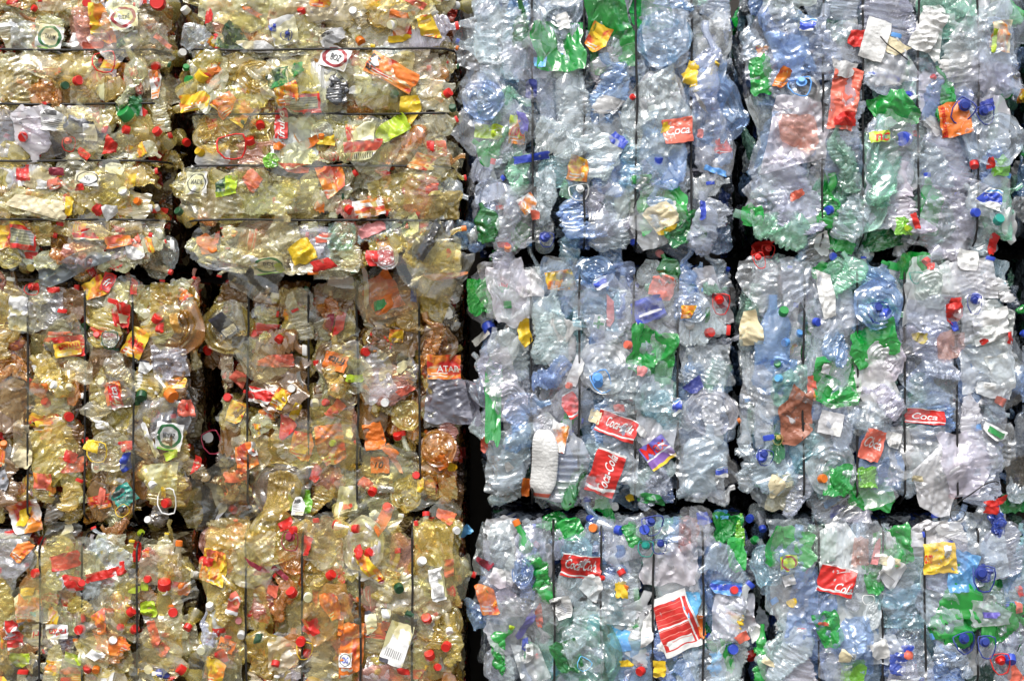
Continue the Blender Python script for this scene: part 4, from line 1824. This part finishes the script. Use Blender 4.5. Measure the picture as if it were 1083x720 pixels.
h 322 688 18.7 18.7 0 yellow nocollar
c 452 655 11.1 red
c 455 695 11.1 red
c 473 682 10.3 red
c 475 665 7.9 white
s 432 653 10 18 -25 dkgreen
l 227 602 28 42 -10 yellow d=fruit
s 217 592 20 10 -10 red
l 225 585 14 12 0 salmon d=fruit
b 245 630 40 60 20 straw
l 250 635 12 26 -15 salmon d=band
l 240 682 18 14 -20 orange d=plain txt=rdo ink=black box=.1,.8,.3,.8
s 236 692 12 14 20 red
l 228 708 22 28 -15 yellow d=fruit
b 275 690 44 60 -10 olive
s 275 672 10 12 0 dkgreen
s 330 662 18 16 0 red torn=.9
c 252 655 7.1 pink
f 300 690 30 40 0 cream
c 292 699 8.7 red
s 492 565 14 12 30 sky
c 482 560 7.9 white
s 405 550 12 34 -20 orange
s 470 548 22 12 -20 salmon
b 480 680 24 56 0 straw
s 440 712 20 10 0 salmon
s 426 708 16 8 0 red
c 462 705 7.9 red
b 220 665 20 44 0 grey
s 290 625 14 14 0 salmon
l 350 640 20 30 10 orange d=fruit
s 475 600 10 24 0 salmon
# beside bale D2
q 1078 500 34 44 10 smoke
b 1079 522 30 40 70 grey
q 1072 532 34 24 0 dkgreen
b 1082 460 26 60 0 grey
"""
hr = np.random.default_rng(5)
LATE = []


def settle(b, pts, M0, x, y, pct=35, sink=.3):
    """depth at which a piece rests on what lies behind it"""
    A = np.array(M0)
    W = pts @ A[:3, :3].T
    cx, cz = px(x, y, b.y)
    iz, ix = cells(W[:, 0] + cx, W[:, 2] + cz)
    base = np.percentile(HF[iz, ix], pct)
    th = W[:, 1].max()
    yy = base - th * sink
    lo, hi = b.y - .075, b.y + .06
    yy = min(max(yy, lo), hi)
    cx, cz = px(x, y, yy)
    return cx, yy, cz


def hero(line):
    t = line.split()
    kind = t[0]
    x, y = float(t[1]), float(t[2])
    b = bale_at(x, y)
    if kind in 'bpq':                     # crushed bottle, flattened base, scrunched sheet
        w, h, ang, col = float(t[3]) / PXM, float(t[4]) / PXM, float(t[5]), t[6]
        tint = jit(TINT[col], hr, .06)
        cap = lab = None
        for e in t[7:]:
            if e.startswith('cap='):
                cap = e[4:]
            if e.startswith('lab='):
                lab = tuple(e[4:].split(','))
        lib = {'b': BOT, 'p': PUCK, 'q': SCR}[kind]
        # the library piece whose outline is nearest to the wanted one
        def fit(it):
            e = np.ptp(it['pts'], axis=0)
            return abs(math.log((e[2] / e[0]) / (h / w))) + hr.uniform(0, .35)
        k = min(range(len(lib)), key=lambda i: fit(lib[i]))
        it = lib[k]
        e = np.ptp(it['pts'], axis=0)
        sc = (w / e[0], min(w / e[0], h / e[2]) * .8, h / e[2])
        q = orient(-ang, hr, .1, kind != 'p')
        M0 = q @ Matrix.Diagonal((*sc, 1))
        cx, yy, cz = settle(b, it['pts'], M0, x, y)
        if kind == 'b':
            put_bottle(b, k, cx, yy, cz, q, sc, tint, cap, lab)
        else:
            put_mesh(b, 'flattened_bottle' if kind == 'p' else 'torn_sheet', it, cx, yy, cz, q, sc, tint)
    elif kind in 'fsl':                   # film bag, opaque scrap, printed label
        w, h, ang, col = float(t[3]), float(t[4]), float(t[5]), t[6]
        opt = dict(e.split('=') for e in t[7:] if '=' in e)
        if kind == 'f':
            P, F, uv, nu, nv = drape(x, y, w, h, ang, b, hr, .35, .010, .006, 3, 6, False, 0., 2)
            me, nm, c = mesh_from('film', P - b.org, F, M_FILM, uv, 24), opt.get('name', 'film'), jit(TINT[col], hr, .05)
        elif kind == 's':
            P, F, uv, nu, nv = drape(x, y, w, h, ang, b, hr, float(opt.get('torn', .3)), float(opt.get('amp', .010)), .005, 2, 4, 'holes' in opt, 0., 0 if 'torn' in opt else 3)
            me, nm, c = mesh_from('scrap', P - b.org, F, M_SCRAP, uv, 40), opt.get('name', 'plastic_scrap'), (*SOLID[col], 1)
        else:
            P, F, uv, nu, nv = drape(x, y, w, h, ang, b, hr, float(opt.get('torn', .15)), float(opt.get('amp', .007 if 'txt' in opt else .012)), .005, 3, 6, False, 0., 0 if ('txt' in opt or 'torn' in opt) else 2)
            me, nm, c = mesh_from('label', P - b.org, F, LAB[opt.get('d', 'plain')], uv, 40), opt.get('name', 'label'), (*SOLID[col], 1)
        o = link(nm, me, b.root, None, c)
        if 'note' in opt:
            o['label'] = opt['note'].replace('_', ' ')
        if 'txt' in opt:
            box = [float(v) for v in opt.get('box', '.1,.9,.3,.75').split(',')]
            letter(o, b, P, nu, nv, opt['txt'].replace('_', ' '), box, (*SOLID[opt.get('ink', 'white')], 1), int(opt.get('rot', 0)), float(opt.get('sh', .25)))
        stamp(P)
    elif kind in 'ct':                    # cap alone or neck with cap
        d, col = float(t[3]) / PXM, t[4]
        sc = d / (2 * CAPR)
        ax = Vector((hr.normal(0, .7), -1, hr.normal(.15, .7))).normalized()
        q = ax.to_track_quat('Z', 'Y').to_matrix().to_4x4()
        cx, cz = px(x, y, b.y)
        iz, ix = cells(np.array([cx]), np.array([cz]))
        base = np.percentile(HF[iz[0] - 4:iz[0] + 5, ix[0] - 4:ix[0] + 5], 25)
        yy = min(max(base, b.y - .075), b.y + .07) + .006
        cx, cz = px(x, y, yy)
        M = Matrix.Translation(Vector((cx, yy, cz)) - Vector(b.org)) @ q @ Matrix.Diagonal((sc, sc, sc, 1))
        nk = link('bottle_neck', NECK, b.root, M, jit(TINT['straw' if b.pal == 'left' else 'clear'], hr))
        link('cap', CAP, nk, Matrix.Identity(4), (*SOLID[col], 1))
        stamp(world_pts(mesh_pts(CAP), M, b))
    elif kind == 'h':                     # carrying loop
        w, h, ang, col = float(t[3]) / PXM, float(t[4]) / PXM, float(t[5]), t[6]
        q = orient(-ang, hr, .15, False)
        me = HANDLE[int(hr.integers(4))]
        pts = mesh_pts(me)
        s = (w, (w + h) / 2, h)
        M0 = q @ Matrix.Diagonal((*s, 1))
        cx, yy, cz = settle(b, pts, M0, x, y, 20, .8)
        yy -= .006
        M = Matrix.Translation(Vector((cx, yy, cz)) - Vector(b.org)) @ M0
        o = link('handle', me, b.root, M, (*SOLID[col], 1))
        if 'nocollar' not in t:
            k = min(w, h) * .72
            link('collar', COLLAR, o, Matrix.Translation((hr.uniform(-.12, .12), .02, .24)) @ Matrix.Diagonal((k / w, k / s[1], k / h, 1)) @ Matrix.Rotation(R(90) + hr.normal(0, .3), 4, 'X'), (*SOLID[col], 1))
        stamp(world_pts(pts, M, b))


def order(ln):
    t = ln.split()
    if t[0] in 'bpq':
        return 1 if t[6] in ('green', 'dkgreen', 'lime', 'deep', 'sky', 'dark') else 0
    return {'f': 0, 'l': 2, 's': 2, 'h': 3, 'c': 4, 't': 4}[t[0]] if not (t[0] == 'f' and t[6] in ('steel', 'sky', 'dark')) else 1


for ln in sorted((l for l in HERO.strip().splitlines() if l and not l.startswith('#')), key=order):
    hero(ln)

vr = np.random.default_rng(41)
for ln in HERO.strip().splitlines():
    t = ln.split()
    if t and t[0] in 'ls' and 'note=' not in ln and vr.random() < .42:
        x, y, w, h = (float(v) for v in t[1:5])
        b = bale_at(x, y)
        it = SCR[int(vr.integers(len(SCR)))]
        e = np.ptp(it['pts'], axis=0)
        k = max(w, h, 24) / PXM * vr.uniform(1.2, 1.8)
        S3 = (k / e[0], .3 * k / e[0], k / e[2])
        q = orient(vr.uniform(0, 360), vr, .06)
        x, y = x + vr.normal(0, 5), y + vr.normal(0, 5)
        cx, yy, cz = settle(b, it['pts'], q @ Matrix.Diagonal((*S3, 1)), x, y, 25, .5)
        put_mesh(b, 'torn_sheet', it, cx, yy, cz, q, S3, jit(TINT['veily' if b.pal == 'left' else 'veil'], vr, .03))
# thin clear sheets pressed over all of it, so that labels and caps lie under plastic too
for n, b in enumerate(ALL):
    rng = np.random.default_rng(700 + n)
    for _ in range(4 if b.pal == 'left' else 6):
        x, y = rng.uniform(b.pxr[0] + 14, b.pxr[1] - 14), rng.uniform(b.pxr[2] + 14, b.pxr[3] - 14)
        if not (-40 < x < 1120 and -20 < y < 750):
            continue
        it = SCR[int(rng.integers(len(SCR)))]
        sc = rng.uniform(.6, 1.15)
        q = orient(rng.uniform(0, 360), rng, .06)
        S3 = (sc, sc * .38, sc * rng.uniform(.8, 1.2))
        cx, yy, cz = settle(b, it['pts'], q @ Matrix.Diagonal((*S3, 1)), x, y, 25, .4)
        put_mesh(b, 'torn_sheet', it, cx, yy, cz, q, S3, jit(TINT['veily' if b.pal == 'left' else 'veil'], rng, .03))


def sock(x, y, w, h, ang):
    """white ribbed knit sleeve with a red band, lying flat on the face"""
    b = bale_at(x, y)
    nu, nv = 24, 96
    t = np.linspace(0, 1, nv)
    th = np.linspace(0, 2 * math.pi, nu, endpoint=False)
    T, TH = np.meshgrid(t, th, indexing='ij')
    W = w / PXM * .5 * (.62 + .38 * sstep(0, .25, T)) * np.sqrt(np.clip(1 - ((T - .55) / .47) ** 4 * (T > .55), .02, 1))
    rib = 1 + .035 * np.abs(np.sin(T * math.pi * 22))
    lx = W * np.cos(TH) * rib + .012 * np.sin(T * 3.1)
    lz = (T - .5) * h / PXM
    ly = .016 * np.sin(TH) * rib * np.clip(W / .05, .3, 1)
    a = R(ang)
    cx, cz = px(x, y, b.y - .03)
    X, Z = (cx + lx * math.cos(a) - lz * math.sin(a)).ravel(), (cz + lx * math.sin(a) + lz * math.cos(a)).ravel()
    Y = sample_front(X, Z, 3, 8) - .012 + ly.ravel()
    P = np.stack([X, Y, Z], 1)
    F = grid_faces(nu, nv, True)
    o = link('ribbed_sleeve', mesh_from('ribbed_sleeve', P - b.org, F, M_SCRAP), b.root, None, (*SOLID['white'], 1))
    o['label'] = 'white ribbed knit sleeve with a red band'
    nrm = grid_normals(P, nu, nv, True)
    Q = (P + nrm * .0012).reshape(nv, nu, 3)[3:9].reshape(-1, 3)
    link('stripe', mesh_from('stripe', Q - b.org, grid_faces(nu, 6, True), M_SCRAP), o, None, (*SOLID['salmon'], 1))
    stamp(P)


sock(573, 490, 27, 74, -3)


# ------------------------------------------------------------------ baling wires, pulled over the face
for n, b in enumerate(ALL):
    rng = np.random.default_rng(300 + n)
    for w in b.wpos:
        if b.wo == 'v':
            s = np.arange(b.z0 + .01, b.z1 - .01, .012)
            k = w + .012 * noise3(np.stack([s * 2.2, 0 * s + w * 9, 0 * s], 1)) + .003 * noise3(np.stack([s * 11, 0 * s + w * 9, 0 * s], 1))
            X, Z = k, s
        else:
            s = np.arange(b.x0 + .01, b.x1 - .01, .012)
            k = w + .012 * noise3(np.stack([s * 2.2, 0 * s + w * 9, 0 * s], 1))
            X, Z = s, k
        iz, ix = cells(X, Z)
        y = np.min([HF[np.clip(iz + a, 0, HM - 1), np.clip(ix + c, 0, HN - 1)] for a in range(-2, 3) for c in range(-2, 3)], 0)
        y = np.clip(y, b.y - .065, b.y + .09)
        y = np.min([np.roll(y, r) for r in range(-2, 3)], 0)
        y = np.convolve(np.pad(y, 4, mode='edge'), np.hanning(11)[1:-1] / np.hanning(11).sum(), 'same')[4:-4]
        d = np.minimum(s - s[0], s[-1] - s)
        y = np.maximum(y, b.y + .10 * np.clip(1 - d / .05, 0, 1) - .04) - .007
        path = np.stack([X, y, Z], 1)
        # the strand carries on over the edges to the back
        e0, e1 = path[0].copy(), path[-1].copy()
        e0[1], e1[1] = b.y + .5, b.y + .5
        path = np.concatenate([[e0], path, [e1]])
        link('baling_wire', tube(path - b.org, .0048, 6, M_WIRE, 'baling_wire'), b.root)
for pts in ([(1006, 536), (1018, 526), (1032, 514), (1046, 507), (1058, 510), (1066, 520)], [(578, 532), (586, 540), (597, 536), (604, 530)],
            [(928, 40), (936, 50), (950, 60), (958, 66)]):
    b = bale_at(*pts[0])
    f = np.linspace(0, len(pts) - 1.001, 40)
    i = f.astype(int)
    g = (f - i)[:, None]
    A = np.array(pts, float)
    A = A[i] * (1 - g) + A[i + 1] * g
    A = np.array([np.convolve(np.pad(A[:, k], 4, mode='edge'), np.ones(9) / 9, 'valid') for k in (0, 1)]).T
    X, Z = np.array([px(x, y, b.y - .03) for x, y in A]).T
    Y = sample_front(X, Z, 2, 5) - .008
    link('loose_wire_end', tube(np.stack([X, Y, Z], 1) - b.org, .0028, 6, M_WIRE, 'loose_wire_end'), b.root)
print('objects', len(bpy.data.objects), 'tris', sum(sum(len(p.vertices) - 2 for p in m.polygons) for m in bpy.data.meshes))
